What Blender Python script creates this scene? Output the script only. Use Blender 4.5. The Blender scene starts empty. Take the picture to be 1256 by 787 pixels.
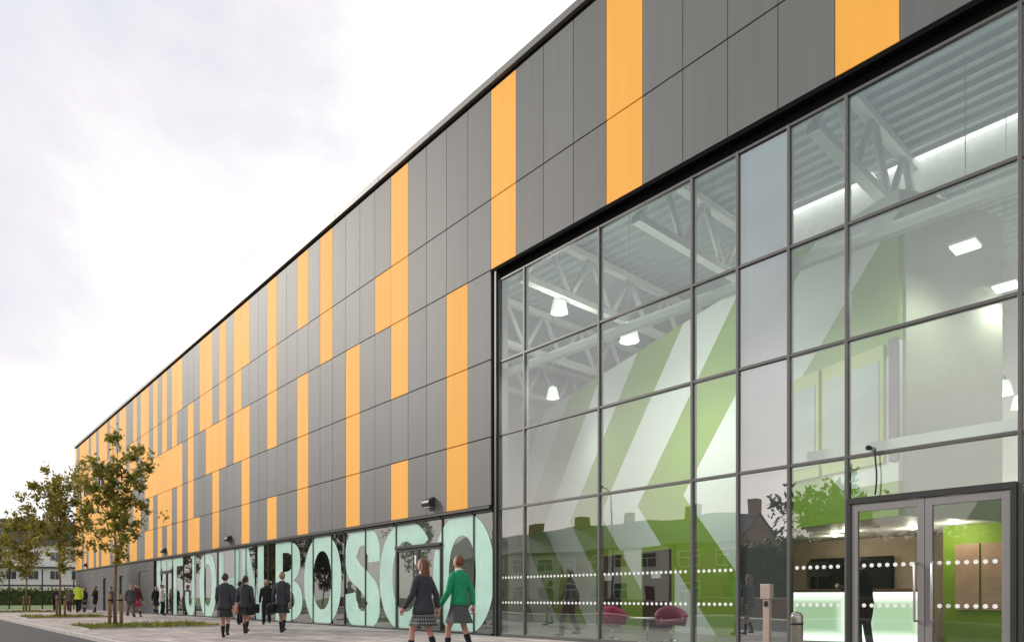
import bpy, bmesh, math, random
from mathutils import Vector, Matrix
R = math.radians
random.seed(7)
scn = bpy.context.scene
col = scn.collection

# ------------------------------------------------------------------ render
scn.render.engine = 'CYCLES'
cy = scn.cycles
cy.use_denoising = True
cy.max_bounces = 7; cy.diffuse_bounces = 3; cy.glossy_bounces = 4
cy.transmission_bounces = 4; cy.transparent_max_bounces = 20
cy.caustics_reflective = False; cy.caustics_refractive = False
cy.sample_clamp_indirect = 6.0
scn.view_settings.view_transform = 'Standard'
scn.view_settings.look = 'None'
scn.view_settings.exposure = 0

# ------------------------------------------------------------------ camera
EYE, D, F = 1.018, 11.74, 837.0
TH = math.atan2(746.0, F)
cd = bpy.data.cameras.new('camera'); cam = bpy.data.objects.new('camera', cd)
col.objects.link(cam); scn.camera = cam
cam.location = (0, -D, EYE)
cam.rotation_euler = (R(90), 0, R(90) - TH)
cd.sensor_width = 36; cd.lens = F / 1256 * 36
cd.shift_y = 339.0 / 1256; cd.shift_x = 0
cd.clip_end = 2000

# ------------------------------------------------------------------ materials
def new_mat(name):
    m = bpy.data.materials.new(name); m.use_nodes = True
    nt = m.node_tree; nt.nodes.clear()
    out = nt.nodes.new('ShaderNodeOutputMaterial')
    return m, nt, out
def N(nt, t, **kw):
    n = nt.nodes.new(t)
    for k, v in kw.items():
        if k.startswith('_'): setattr(n, k[1:], v)
        else: n.inputs[k].default_value = v
    return n
def rgb(c): return (c[0], c[1], c[2], 1)
def pmat(name, c, rough=.6, metal=0, var=.12, scale=3.0, bump=0, bscale=40, spec=.5, emit=None, es=0, coat=0):
    """principled material with a soft two-scale noise variation of its base colour"""
    m, nt, out = new_mat(name)
    b = N(nt, 'ShaderNodeBsdfPrincipled', Roughness=rough, Metallic=metal)
    b.inputs['Specular IOR Level'].default_value = spec
    b.inputs['Coat Weight'].default_value = coat
    tc = N(nt, 'ShaderNodeTexCoord')
    n1 = N(nt, 'ShaderNodeTexNoise', Scale=scale, Detail=6, Roughness=.65)
    nt.links.new(tc.outputs['Object'], n1.inputs['Vector'])
    r = N(nt, 'ShaderNodeValToRGB')
    r.color_ramp.elements[0].position = .3; r.color_ramp.elements[1].position = .7
    r.color_ramp.elements[0].color = rgb([x * (1 - var) for x in c])
    r.color_ramp.elements[1].color = rgb([min(1, x * (1 + var)) for x in c])
    nt.links.new(n1.outputs['Fac'], r.inputs['Fac'])
    nt.links.new(r.outputs['Color'], b.inputs['Base Color'])
    if bump:
        n2 = N(nt, 'ShaderNodeTexNoise', Scale=bscale, Detail=4)
        nt.links.new(tc.outputs['Object'], n2.inputs['Vector'])
        bp = N(nt, 'ShaderNodeBump', Strength=bump, Distance=.01)
        nt.links.new(n2.outputs['Fac'], bp.inputs['Height'])
        nt.links.new(bp.outputs['Normal'], b.inputs['Normal'])
    if emit:
        b.inputs['Emission Color'].default_value = rgb(emit)
        b.inputs['Emission Strength'].default_value = es
    nt.links.new(b.outputs['BSDF'], out.inputs['Surface'])
    return m
def panel_mat(name, c, rough, metal, spec, ribs, c_var):
    m, nt, out = new_mat(name)
    b = N(nt, 'ShaderNodeBsdfPrincipled', Roughness=rough, Metallic=metal)
    b.inputs['Specular IOR Level'].default_value = spec
    tc = N(nt, 'ShaderNodeTexCoord')
    sx = N(nt, 'ShaderNodeSeparateXYZ'); nt.links.new(tc.outputs['Object'], sx.inputs[0])
    # one tone per panel width
    fl = N(nt, 'ShaderNodeMath', _operation='FLOOR')
    ad = N(nt, 'ShaderNodeMath', _operation='ADD'); ad.inputs[1].default_value = .95
    nt.links.new(sx.outputs['X'], ad.inputs[0]); nt.links.new(ad.outputs[0], fl.inputs[0])
    wn = N(nt, 'ShaderNodeTexWhiteNoise', _noise_dimensions='1D'); nt.links.new(fl.outputs[0], wn.inputs['W'])
    mp = N(nt, 'ShaderNodeMapping'); mp.inputs['Scale'].default_value = (1.6, 1, .12)
    nt.links.new(tc.outputs['Object'], mp.inputs['Vector'])
    n1 = N(nt, 'ShaderNodeTexNoise', Scale=2.2, Detail=5, Roughness=.6); nt.links.new(mp.outputs[0], n1.inputs['Vector'])
    mixv = N(nt, 'ShaderNodeMath', _operation='MULTIPLY_ADD'); mixv.inputs[1].default_value = .45
    nt.links.new(wn.outputs['Value'], mixv.inputs[0]); nt.links.new(n1.outputs['Fac'], mixv.inputs[2])
    r = N(nt, 'ShaderNodeValToRGB')
    r.color_ramp.elements[0].position = .35; r.color_ramp.elements[1].position = 1.0
    r.color_ramp.elements[0].color = rgb([x * (1 - c_var) for x in c])
    r.color_ramp.elements[1].color = rgb([min(1, x * (1 + c_var)) for x in c])
    nt.links.new(mixv.outputs[0], r.inputs['Fac']); nt.links.new(r.outputs['Color'], b.inputs['Base Color'])
    w = N(nt, 'ShaderNodeTexWave', Scale=ribs, Distortion=0); w.bands_direction = 'X'
    nt.links.new(tc.outputs['Object'], w.inputs['Vector'])
    bp = N(nt, 'ShaderNodeBump', Strength=.12, Distance=.004)
    nt.links.new(w.outputs['Fac'], bp.inputs['Height'])
    n3 = N(nt, 'ShaderNodeTexNoise', Scale=.9, Detail=2); nt.links.new(tc.outputs['Object'], n3.inputs['Vector'])
    bp2 = N(nt, 'ShaderNodeBump', Strength=.08, Distance=.05)
    nt.links.new(n3.outputs['Fac'], bp2.inputs['Height']); nt.links.new(bp.outputs['Normal'], bp2.inputs['Normal'])
    nt.links.new(bp2.outputs['Normal'], b.inputs['Normal'])
    nt.links.new(b.outputs['BSDF'], out.inputs['Surface'])
    return m
def glass_mat(name, tint, r0, dirt=.012):
    """flat pane: Schlick reflection over a tinted clear pane"""
    m, nt, out = new_mat(name)
    g = N(nt, 'ShaderNodeNewGeometry')
    dp = N(nt, 'ShaderNodeVectorMath', _operation='DOT_PRODUCT')
    nt.links.new(g.outputs['Incoming'], dp.inputs[0]); nt.links.new(g.outputs['Normal'], dp.inputs[1])
    ab = N(nt, 'ShaderNodeMath', _operation='ABSOLUTE'); nt.links.new(dp.outputs['Value'], ab.inputs[0])
    om = N(nt, 'ShaderNodeMath', _operation='SUBTRACT'); om.inputs[0].default_value = 1; nt.links.new(ab.outputs[0], om.inputs[1])
    pw = N(nt, 'ShaderNodeMath', _operation='POWER'); pw.inputs[1].default_value = 4.0; nt.links.new(om.outputs[0], pw.inputs[0])
    ma = N(nt, 'ShaderNodeMath', _operation='MULTIPLY_ADD'); ma.inputs[1].default_value = 1 - r0; ma.inputs[2].default_value = r0
    nt.links.new(pw.outputs[0], ma.inputs[0])
    tc = N(nt, 'ShaderNodeTexCoord')
    nz = N(nt, 'ShaderNodeTexNoise', Scale=.55, Detail=1); nt.links.new(tc.outputs['Object'], nz.inputs['Vector'])
    bp = N(nt, 'ShaderNodeBump', Strength=.03, Distance=.3); nt.links.new(nz.outputs['Fac'], bp.inputs['Height'])
    tr = N(nt, 'ShaderNodeBsdfTransparent', Color=rgb(tint))
    gl = N(nt, 'ShaderNodeBsdfGlossy', Color=(.93, .96, .95, 1), Roughness=0.0)
    nt.links.new(bp.outputs['Normal'], gl.inputs['Normal'])
    mx = N(nt, 'ShaderNodeMixShader'); nt.links.new(ma.outputs[0], mx.inputs[0])
    nt.links.new(tr.outputs[0], mx.inputs[1]); nt.links.new(gl.outputs[0], mx.inputs[2])
    df = N(nt, 'ShaderNodeBsdfDiffuse', Color=(.6, .62, .6, 1))
    mx2 = N(nt, 'ShaderNodeMixShader'); mx2.inputs[0].default_value = dirt
    nt.links.new(mx.outputs[0], mx2.inputs[1]); nt.links.new(df.outputs[0], mx2.inputs[2])
    nt.links.new(mx2.outputs[0], out.inputs['Surface'])
    return m
def brick_mat(name, c1, c2, cm, bw, bh, mortar, rough=.8, plane='XZ', bump=.3, offset=.5, noise=.25):
    m, nt, out = new_mat(name)
    b = N(nt, 'ShaderNodeBsdfPrincipled', Roughness=rough)
    tc = N(nt, 'ShaderNodeTexCoord')
    v = tc.outputs['Object']
    if plane == 'XZ':
        s = N(nt, 'ShaderNodeSeparateXYZ'); nt.links.new(v, s.inputs[0])
        a = N(nt, 'ShaderNodeMath', _operation='ADD'); nt.links.new(s.outputs['X'], a.inputs[0]); nt.links.new(s.outputs['Y'], a.inputs[1])
        c = N(nt, 'ShaderNodeCombineXYZ'); nt.links.new(a.outputs[0], c.inputs['X']); nt.links.new(s.outputs['Z'], c.inputs['Y'])
        v = c.outputs[0]
    br = N(nt, 'ShaderNodeTexBrick', Scale=1.0)
    br.inputs['Brick Width'].default_value = bw; br.inputs['Row Height'].default_value = bh
    br.inputs['Mortar Size'].default_value = mortar; br.inputs['Bias'].default_value = 0
    br.inputs['Color1'].default_value = rgb(c1); br.inputs['Color2'].default_value = rgb(c2); br.inputs['Mortar'].default_value = rgb(cm)
    br.offset = offset
    nt.links.new(v, br.inputs['Vector'])
    n = N(nt, 'ShaderNodeTexNoise', Scale=.8, Detail=7, Roughness=.7); nt.links.new(tc.outputs['Object'], n.inputs['Vector'])
    r = N(nt, 'ShaderNodeValToRGB'); r.color_ramp.elements[0].position = .3; r.color_ramp.elements[1].position = .7
    r.color_ramp.elements[0].color = (1 - noise, 1 - noise, 1 - noise, 1); r.color_ramp.elements[1].color = (1 + noise * .4,) * 3 + (1,)
    nt.links.new(n.outputs['Fac'], r.inputs['Fac'])
    mx = N(nt, 'ShaderNodeMix', _data_type='RGBA', _blend_type='MULTIPLY'); mx.inputs['Factor'].default_value = 1
    nt.links.new(br.outputs['Color'], mx.inputs[6]); nt.links.new(r.outputs['Color'], mx.inputs[7])
    nt.links.new(mx.outputs[2], b.inputs['Base Color'])
    bp = N(nt, 'ShaderNodeBump', Strength=bump, Distance=.006, _invert=True); nt.links.new(br.outputs['Fac'], bp.inputs['Height'])
    nt.links.new(bp.outputs['Normal'], b.inputs['Normal'])
    nt.links.new(b.outputs['BSDF'], out.inputs['Surface'])
    return m
def leaf_mat(name, c):
    m, nt, out = new_mat(name)
    d = N(nt, 'ShaderNodeBsdfPrincipled', Roughness=.55); d.inputs['Specular IOR Level'].default_value = .3
    t = N(nt, 'ShaderNodeBsdfTranslucent', Color=rgb([c[0] * 1.5, c[1] * 1.4, c[2] * .7]))
    tc = N(nt, 'ShaderNodeTexCoord'); n = N(nt, 'ShaderNodeTexNoise', Scale=1.7, Detail=3)
    nt.links.new(tc.outputs['Object'], n.inputs['Vector'])
    r = N(nt, 'ShaderNodeValToRGB'); r.color_ramp.elements[0].position = .35; r.color_ramp.elements[1].position = .65
    r.color_ramp.elements[0].color = rgb([x * .6 for x in c]); r.color_ramp.elements[1].color = rgb([x * 1.35 for x in c])
    nt.links.new(n.outputs['Fac'], r.inputs['Fac']); nt.links.new(r.outputs['Color'], d.inputs['Base Color'])
    mx = N(nt, 'ShaderNodeMixShader'); mx.inputs[0].default_value = .3
    nt.links.new(d.outputs[0], mx.inputs[1]); nt.links.new(t.outputs[0], mx.inputs[2])
    nt.links.new(mx.outputs[0], out.inputs['Surface'])
    return m
def plaid_mat(name):
    m, nt, out = new_mat(name)
    b = N(nt, 'ShaderNodeBsdfPrincipled', Roughness=.9)
    tc = N(nt, 'ShaderNodeTexCoord'); sp = N(nt, 'ShaderNodeSeparateXYZ'); nt.links.new(tc.outputs['Object'], sp.inputs[0])
    at = N(nt, 'ShaderNodeMath', _operation='ARCTAN2'); nt.links.new(sp.outputs['X'], at.inputs[0]); nt.links.new(sp.outputs['Y'], at.inputs[1])
    vals = []
    for src, k in ((at.outputs[0], 5.0), (sp.outputs['Z'], 16.0)):
        mu = N(nt, 'ShaderNodeMath', _operation='MULTIPLY'); mu.inputs[1].default_value = k; nt.links.new(src, mu.inputs[0])
        fr = N(nt, 'ShaderNodeMath', _operation='FRACT'); nt.links.new(mu.outputs[0], fr.inputs[0])
        lt = N(nt, 'ShaderNodeMath', _operation='LESS_THAN'); lt.inputs[1].default_value = .22; nt.links.new(fr.outputs[0], lt.inputs[0])
        vals.append(lt)
    ad = N(nt, 'ShaderNodeMath', _operation='ADD'); nt.links.new(vals[0].outputs[0], ad.inputs[0]); nt.links.new(vals[1].outputs[0], ad.inputs[1])
    r = N(nt, 'ShaderNodeValToRGB'); r.color_ramp.elements[0].color = (.035, .033, .036, 1); r.color_ramp.elements[1].color = (.42, .40, .40, 1)
    hf = N(nt, 'ShaderNodeMath', _operation='MULTIPLY'); hf.inputs[1].default_value = .5; nt.links.new(ad.outputs[0], hf.inputs[0])
    nt.links.new(hf.outputs[0], r.inputs['Fac']); nt.links.new(r.outputs['Color'], b.inputs['Base Color'])
    nt.links.new(b.outputs['BSDF'], out.inputs['Surface'])
    return m

M = {}
M['grey'] = panel_mat('grey_panel', (.147, .148, .149), .58, .06, .34, 3.2, .09)
M['orange'] = panel_mat('orange_panel', (.95, .455, .075), .66, 0, .25, 3.2, .06)
M['joint'] = pmat('joint', (.035, .034, .034), .9, spec=.1)
M['coping'] = pmat('coping', (.16, .155, .15), .5, .3, .08)
M['dark'] = pmat('dark_gap', (.008, .008, .009), .9, spec=.05)  # near black: shade of the recesses put into the colour
M['frame'] = pmat('frame', (.115, .112, .108), .45, .2, .06, bump=.03)
M['frame_dark'] = pmat('frame_dark', (.035, .037, .037), .4, .2)
M['doorframe'] = pmat('door_frame', (.26, .25, .25), .4, .3, .05)
M['glass'] = glass_mat('glass', (.78, .90, .83), .235, .008)
M['glass_door'] = glass_mat('glass_door', (.84, .92, .88), .085, .012)
M['glass_strip'] = glass_mat('glass_strip', (.40, .50, .44), .17)
M['backpan'] = pmat('backpan', (.15, .165, .165), .6, 0, .06); M['glass_opaque'] = glass_mat('glass_opaque', (.82, .88, .87), .44)
M['film'] = pmat('mint_film', (.50, .76, .65), .28, 0, .10, 1.3, spec=.6)
M['dot'] = pmat('dot', (.85, .87, .85), .5)
M['steel'] = pmat('steel', (.62, .60, .58), .25, .9, .05)
M['white'] = pmat('white_paint', (.78, .77, .74), .5, 0, .04)
M['offwhite'] = pmat('offwhite', (.62, .60, .57), .7, 0, .06)
M['deck'] = pmat('deck', (.42, .45, .43), .6, .2, .08)
M['lobby_floor'] = pmat('lobby_floor', (.17, .17, .165), .3, 0, .15, 2.0)
M['green'] = pmat('lime', (.25, .40, .035), .6, 0, .05)
M['lime_pale'] = pmat('lime_pale', (.52, .60, .20), .6, 0, .05)
M['plaingreen'] = pmat('plain_wall', (.64, .66, .50), .7, 0, .05)
M['taupe'] = pmat('taupe', (.36, .28, .20), .7, 0, .1)
M['timber'] = pmat('timber', (.25, .12, .06), .6, 0, .25, 5)
M['peach'] = pmat('peach_screen', (.55, .35, .25), .3, 0, .2, 2); M['mauve'] = pmat('mauve', (.22, .16, .20), .7)  # peach colour imitates a warm reflection
M['blind'] = pmat('blind', (.55, .60, .60), .7, 0, .06)
M['darkdoor'] = pmat('dark_door', (.010, .014, .012), .7, spec=.15)
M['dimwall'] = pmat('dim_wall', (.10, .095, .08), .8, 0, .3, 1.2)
M['lamp'] = pmat('lamp_glow', (.85, .85, .83), .4, emit=(1, .97, .92), es=.85)
M['lining'] = pmat('rooflight_lining_lit', (.85, .82, .80), .6, emit=(1, .96, .94), es=.16)  # faint glow painted in for daylight falling on the lining
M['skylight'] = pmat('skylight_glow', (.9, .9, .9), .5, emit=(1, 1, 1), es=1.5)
M['brickgrey'] = brick_mat('grey_brick', (.085, .083, .085), (.12, .115, .115), (.06, .06, .06), .45, .15, .012)
M['doorgrey'] = pmat('service_door', (.06, .065, .066), .5, .2)
M['louvre'] = pmat('louvre', (.10, .12, .11), .5, .3)
M['asphalt'] = pmat('asphalt', (.05, .05, .052), .85, 0, .3, 2.5, bump=.5, bscale=90)
M['paving'] = brick_mat('paving', (.62, .53, .50), (.40, .345, .33), (.27, .24, .23), 1.2, .3, .02, .75, 'XY', .4, .37, .42)
M['kerb'] = pmat('kerb_stone', (.48, .44, .41), .8, 0, .2, 4, bump=.2)
M['grass'] = pmat('grass_ground', (.13, .20, .045), .9, 0, .45, 1.5, bump=.6, bscale=30)
M['earth'] = pmat('earth', (.10, .085, .055), .95, 0, .4, 5, bump=.8, bscale=40)
M['blade'] = leaf_mat('grass_blade', (.12, .17, .03))
M['bark'] = pmat('bark', (.23, .155, .09), .9, 0, .35, 12, bump=.6, bscale=60)
M['stake'] = pmat('stake_wood', (.40, .25, .12), .85, 0, .25, 9)
M['rubber'] = pmat('rubber', (.02, .02, .02), .7)
M['leafA'] = leaf_mat('leaf_olive', (.26, .235, .05))
M['leafB'] = leaf_mat('leaf_green', (.19, .20, .045))
M['leafC'] = leaf_mat('leaf_yellow', (.33, .29, .06))
M['leafD'] = leaf_mat('leaf_dark', (.085, .11, .028))
M['leafE'] = leaf_mat('leaf_deep', (.045, .065, .02))
M['fence'] = pmat('fence_green', (.035, .06, .05), .5, .3)
M['render'] = pmat('house_render', (.82, .77, .74), .85, 0, .1)
M['render2'] = pmat('house_render_grey', (.45, .43, .41), .85, 0, .12)
M['slate'] = pmat('slate', (.065, .066, .072), .7, 0, .25, 4)
M['redbrick'] = brick_mat('red_brick', (.28, .105, .065), (.20, .08, .05), (.30, .26, .22), .225, .075, .01)
M['winglass'] = pmat('window_glass', (.05, .06, .07), .08, 0, .1, spec=.9)
M['chair'] = pmat('berry_fabric', (.55, .03, .14), .8, 0, .12)
M['chair2'] = pmat('plum_fabric', (.30, .05, .13), .8, 0, .12)
M['black'] = pmat('black', (.015, .015, .016), .6)
M['post'] = pmat('post_metal', (.52, .42, .36), .35, .5, .05)
M['bollard'] = pmat('brushed_steel', (.38, .38, .33), .28, .95, .06)
M['lampdark'] = pmat('lamp_dark', (.05, .05, .05), .4, .3)
# people
M['skin'] = pmat('skin', (.55, .32, .23), .6, 0, .06)
M['skin2'] = pmat('skin_pink', (.58, .30, .23), .6, 0, .06)
M['eye'] = pmat('eye', (.03, .02, .02), .2)
M['lip'] = pmat('lip', (.42, .15, .13), .5)
for nm, c in (('blazer', (.045, .046, .054)), ('blackcloth', (.014, .014, .017)), ('greycloth', (.09, .088, .092)), ('whitecloth', (.74, .66, .62)),
              ('greenjersey', (.015, .30, .13)), ('hivis', (.62, .78, .06)), ('redcloth', (.50, .03, .07)), ('maroon', (.12, .02, .03)),
              ('pinkbag', (.66, .33, .27)), ('darkskirt', (.028, .032, .030)), ('navy', (.02, .023, .035)), ('olivecloth', (.13, .12, .085))):
    M[nm] = pmat(nm, c, .9, 0, .18, 14, bump=.4, bscale=35)
M['plaid'] = plaid_mat('plaid')
for nm, c in (('brownhair', (.055, .025, .014)), ('redhair', (.17, .055, .03)), ('darkhair', (.018, .012, .01)), ('fairhair', (.34, .20, .11))):
    M[nm] = pmat(nm, c, .5, 0, .35, 30, bump=.5, bscale=60)

# ------------------------------------------------------------------ mesh builder
class MB:
    def __init__(s): s.v = []; s.f = []; s.mi = []; s.mats = []; s.sm = []
    def mat(s, m):
        if m not in s.mats: s.mats.append(m)
        return s.mats.index(m)
    def face(s, pts, m, smooth=False):
        b = len(s.v); s.v += [tuple(p) for p in pts]; s.f.append(tuple(range(b, b + len(pts)))); s.mi.append(s.mat(m)); s.sm.append(smooth)
    def mesh(s, vs, fs, m, smooth=False):
        b = len(s.v); s.v += [tuple(p) for p in vs]; k = s.mat(m)
        for f in fs: s.f.append(tuple(i + b for i in f)); s.mi.append(k); s.sm.append(smooth)
    def box(s, x0, x1, y0, y1, z0, z1, m, bev=0):
        vs = [(x, y, z) for x in (x0, x1) for y in (y0, y1) for z in (z0, z1)]
        s.mesh(vs, [(0, 1, 3, 2), (4, 6, 7, 5), (0, 4, 5, 1), (2, 3, 7, 6), (0, 2, 6, 4), (1, 5, 7, 3)], m)
    def obox(s, c, ux, hx, hy, z0, z1, m):
        """box with its long side along the horizontal direction ux"""
        ux = Vector((ux[0], ux[1], 0)).normalized(); uy = Vector((-ux.y, ux.x, 0)); c = Vector((c[0], c[1], 0))
        vs = [tuple(c + ux * a * hx + uy * b * hy + Vector((0, 0, z))) for a in (-1, 1) for b in (-1, 1) for z in (z0, z1)]
        s.mesh(vs, [(0, 1, 3, 2), (4, 6, 7, 5), (0, 4, 5, 1), (2, 3, 7, 6), (0, 2, 6, 4), (1, 5, 7, 3)], m)
    def tube(s, pts, rad, m, n=8, cap=True, smooth=True, sq=None):
        pts = [Vector(p) for p in pts]
        if not isinstance(rad, (list, tuple)): rad = [rad] * len(pts)
        rings = []; prev = None
        for i, p in enumerate(pts):
            t = (pts[min(i + 1, len(pts) - 1)] - pts[max(i - 1, 0)]).normalized()
            if prev is None:
                a = t.orthogonal().normalized()
                if abs(t.z) > .8: a = (Vector((1, 0, 0)) - t * t.x).normalized()
            else:
                a = (prev - t * prev.dot(t)).normalized()
            prev = a; b = t.cross(a)
            rx, ry = (rad[i], rad[i]) if not isinstance(rad[i], tuple) else rad[i]
            rings.append([p + a * math.cos(2 * math.pi * k / n) * rx + b * math.sin(2 * math.pi * k / n) * ry for k in range(n)])
        vs = [v for r in rings for v in r]; fs = []
        for i in range(len(rings) - 1):
            for k in range(n):
                fs.append((i * n + k, i * n + (k + 1) % n, (i + 1) * n + (k + 1) % n, (i + 1) * n + k))
        if cap:
            fs.append(tuple(reversed(range(n)))); fs.append(tuple((len(rings) - 1) * n + k for k in range(n)))
        s.mesh(vs, fs, m, smooth)
    def loft(s, rings, m, cap=True, smooth=True):
        n = len(rings[0]); vs = [v for r in rings for v in r]; fs = []
        for i in range(len(rings) - 1):
            for k in range(n):
                fs.append((i * n + k, i * n + (k + 1) % n, (i + 1) * n + (k + 1) % n, (i + 1) * n + k))
        if cap:
            fs.append(tuple(reversed(range(n)))); fs.append(tuple((len(rings) - 1) * n + k for k in range(n)))
        s.mesh(vs, fs, m, smooth)
    def ball(s, c, r, m, nu=12, nv=8, fn=None):
        rx, ry, rz = r if isinstance(r, tuple) else (r, r, r)
        vs = []; fs = []
        for j in range(nv + 1):
            ph = math.pi * j / nv
            for i in range(nu):
                th = 2 * math.pi * i / nu
                p = Vector((math.sin(ph) * math.cos(th), math.sin(ph) * math.sin(th), math.cos(ph)))
                q = Vector((p.x * rx, p.y * ry, p.z * rz))
                if fn: q = fn(p, q)
                vs.append(q + Vector(c))
        for j in range(nv):
            for i in range(nu):
                fs.append((j * nu + i, (j + 1) * nu + i, (j + 1) * nu + (i + 1) % nu, j * nu + (i + 1) % nu))
        s.mesh(vs, fs, m, True)
    def build(s, name, parent=None, loc=None, bevel=0):
        me = bpy.data.meshes.new(name)
        me.from_pydata(s.v, [], s.f)
        for m in s.mats: me.materials.append(m)
        me.polygons.foreach_set('material_index', s.mi)
        me.polygons.foreach_set('use_smooth', s.sm)
        me.update()
        o = bpy.data.objects.new(name, me); col.objects.link(o)
        if parent: o.parent = parent
        if loc: o.location = loc
        if bevel:
            b = o.modifiers.new('edge', 'BEVEL'); b.width = bevel; b.segments = 2; b.limit_method = 'ANGLE'
        return o
def tag(o, label=None, cat=None, group=None, kind=None):
    if label: o['label'] = label
    if cat: o['category'] = cat
    if group: o['group'] = group
    if kind: o['kind'] = kind
    return o
def empty(name, loc=(0, 0, 0), rz=0):
    o = bpy.data.objects.new(name, None); o.empty_display_size = .2; col.objects.link(o)
    o.location = loc; o.rotation_euler.z = rz
    return o
def copy_tree(o, parent=None):
    c = o.copy(); col.objects.link(c)
    if parent: c.parent = parent
    for ch in list(o.children): copy_tree(ch, c)
    return c
def ground_at(px, py):
    Z = F * EYE / (py - 732.5); Xc = (px - 628) / F * Z
    return (-Z * math.cos(TH) + Xc * math.sin(TH), -D + Z * math.sin(TH) + Xc * math.cos(TH))

# ------------------------------------------------------------------ world and sun
SUN_EL, SUN_AZ = R(24), (-.88, -.475)
w = bpy.data.worlds.new('World'); scn.world = w; w.use_nodes = True
nt = w.node_tree; nt.nodes.clear()
wo = N(nt, 'ShaderNodeOutputWorld'); bg = N(nt, 'ShaderNodeBackground', Strength=.1)
sky = N(nt, 'ShaderNodeTexSky'); sky.sky_type = 'NISHITA'; sky.sun_disc = False
sky.sun_elevation = SUN_EL; sky.sun_rotation = math.atan2(SUN_AZ[0], SUN_AZ[1]); sky.dust_density = 2.0
tc = N(nt, 'ShaderNodeTexCoord'); mp = N(nt, 'ShaderNodeMapping'); mp.inputs['Scale'].default_value = (1, 1, 1.7); mp.inputs['Location'].default_value = (.35, .2, .1)
nt.links.new(tc.outputs['Generated'], mp.inputs['Vector'])
nz = N(nt, 'ShaderNodeTexNoise', Scale=2.3, Detail=7, Roughness=.55, Distortion=.4); nt.links.new(mp.outputs[0], nz.inputs['Vector'])
sp = N(nt, 'ShaderNodeSeparateXYZ'); nt.links.new(tc.outputs['Generated'], sp.inputs[0])
g1 = N(nt, 'ShaderNodeMath', _operation='MULTIPLY_ADD'); g1.inputs[1].default_value = .62; nt.links.new(sp.outputs['Y'], g1.inputs[0]); nt.links.new(nz.outputs['Fac'], g1.inputs[2])
g2 = N(nt, 'ShaderNodeMath', _operation='MULTIPLY_ADD'); g2.inputs[1].default_value = -.42; nt.links.new(sp.outputs['Z'], g2.inputs[0]); nt.links.new(g1.outputs[0], g2.inputs[2])
cr = N(nt, 'ShaderNodeValToRGB'); e = cr.color_ramp.elements
e[0].position = .18; e[0].color = (.72, .77, .88, 1); e[1].position = .58; e[1].color = (1.3, 1.27, 1.29, 1)
x = e.new(.38); x.color = (.97, .935, .97, 1)
nt.links.new(g2.outputs[0], cr.inputs['Fac'])
# warm, low western side of the sky
wr = N(nt, 'ShaderNodeMapRange'); wr.inputs['From Min'].default_value = .05; wr.inputs['From Max'].default_value = -.9
nt.links.new(sp.outputs['Y'], wr.inputs['Value'])
wz = N(nt, 'ShaderNodeMapRange'); wz.inputs['From Min'].default_value = .12; wz.inputs['From Max'].default_value = .55; nt.links.new(sp.outputs['Z'], wz.inputs['Value'])
wn_ = N(nt, 'ShaderNodeTexNoise', Scale=3.0, Detail=5); nt.links.new(mp.outputs[0], wn_.inputs['Vector'])
wc = N(nt, 'ShaderNodeMix', _data_type='RGBA'); wc.inputs[6].default_value = (1.58, 1.42, 1.36, 1); wc.inputs[7].default_value = (.74, .86, .90, 1); nt.links.new(wz.outputs['Result'], wc.inputs['Factor'])
wq = N(nt, 'ShaderNodeMapRange'); wq.inputs['From Min'].default_value = .3; wq.inputs['From Max'].default_value = .7; wq.inputs['To Min'].default_value = .78; wq.inputs['To Max'].default_value = 1.22; nt.links.new(wn_.outputs['Fac'], wq.inputs['Value'])
wx = N(nt, 'ShaderNodeVectorMath', _operation='SCALE'); nt.links.new(wc.outputs[2], wx.inputs[0]); nt.links.new(wq.outputs['Result'], wx.inputs['Scale'])
wm = N(nt, 'ShaderNodeMix', _data_type='RGBA'); nt.links.new(wx.outputs[0], wm.inputs[7])
nt.links.new(wr.outputs['Result'], wm.inputs['Factor']); nt.links.new(cr.outputs['Color'], wm.inputs[6])
sc10 = N(nt, 'ShaderNodeMix', _data_type='RGBA', _blend_type='MULTIPLY'); sc10.inputs['Factor'].default_value = 1; sc10.inputs[7].default_value = (10, 10, 10, 1)
nt.links.new(wm.outputs[2], sc10.inputs[6])
mixs = N(nt, 'ShaderNodeMix', _data_type='RGBA'); mixs.inputs['Factor'].default_value = .93
nt.links.new(sky.outputs['Color'], mixs.inputs[6]); nt.links.new(sc10.outputs[2], mixs.inputs[7])
nt.links.new(mixs.outputs[2], bg.inputs['Color']); nt.links.new(bg.outputs[0], wo.inputs['Surface'])
sl = bpy.data.lights.new('sun', 'SUN'); sl.energy = 2.7; sl.angle = R(10); sl.color = (1, .92, .82)
so = bpy.data.objects.new('sun', sl); col.objects.link(so)
sd = Vector((SUN_AZ[0] * math.cos(SUN_EL), SUN_AZ[1] * math.cos(SUN_EL), math.sin(SUN_EL)))
so.rotation_euler = sd.to_track_quat('Z', 'Y').to_euler()

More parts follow.
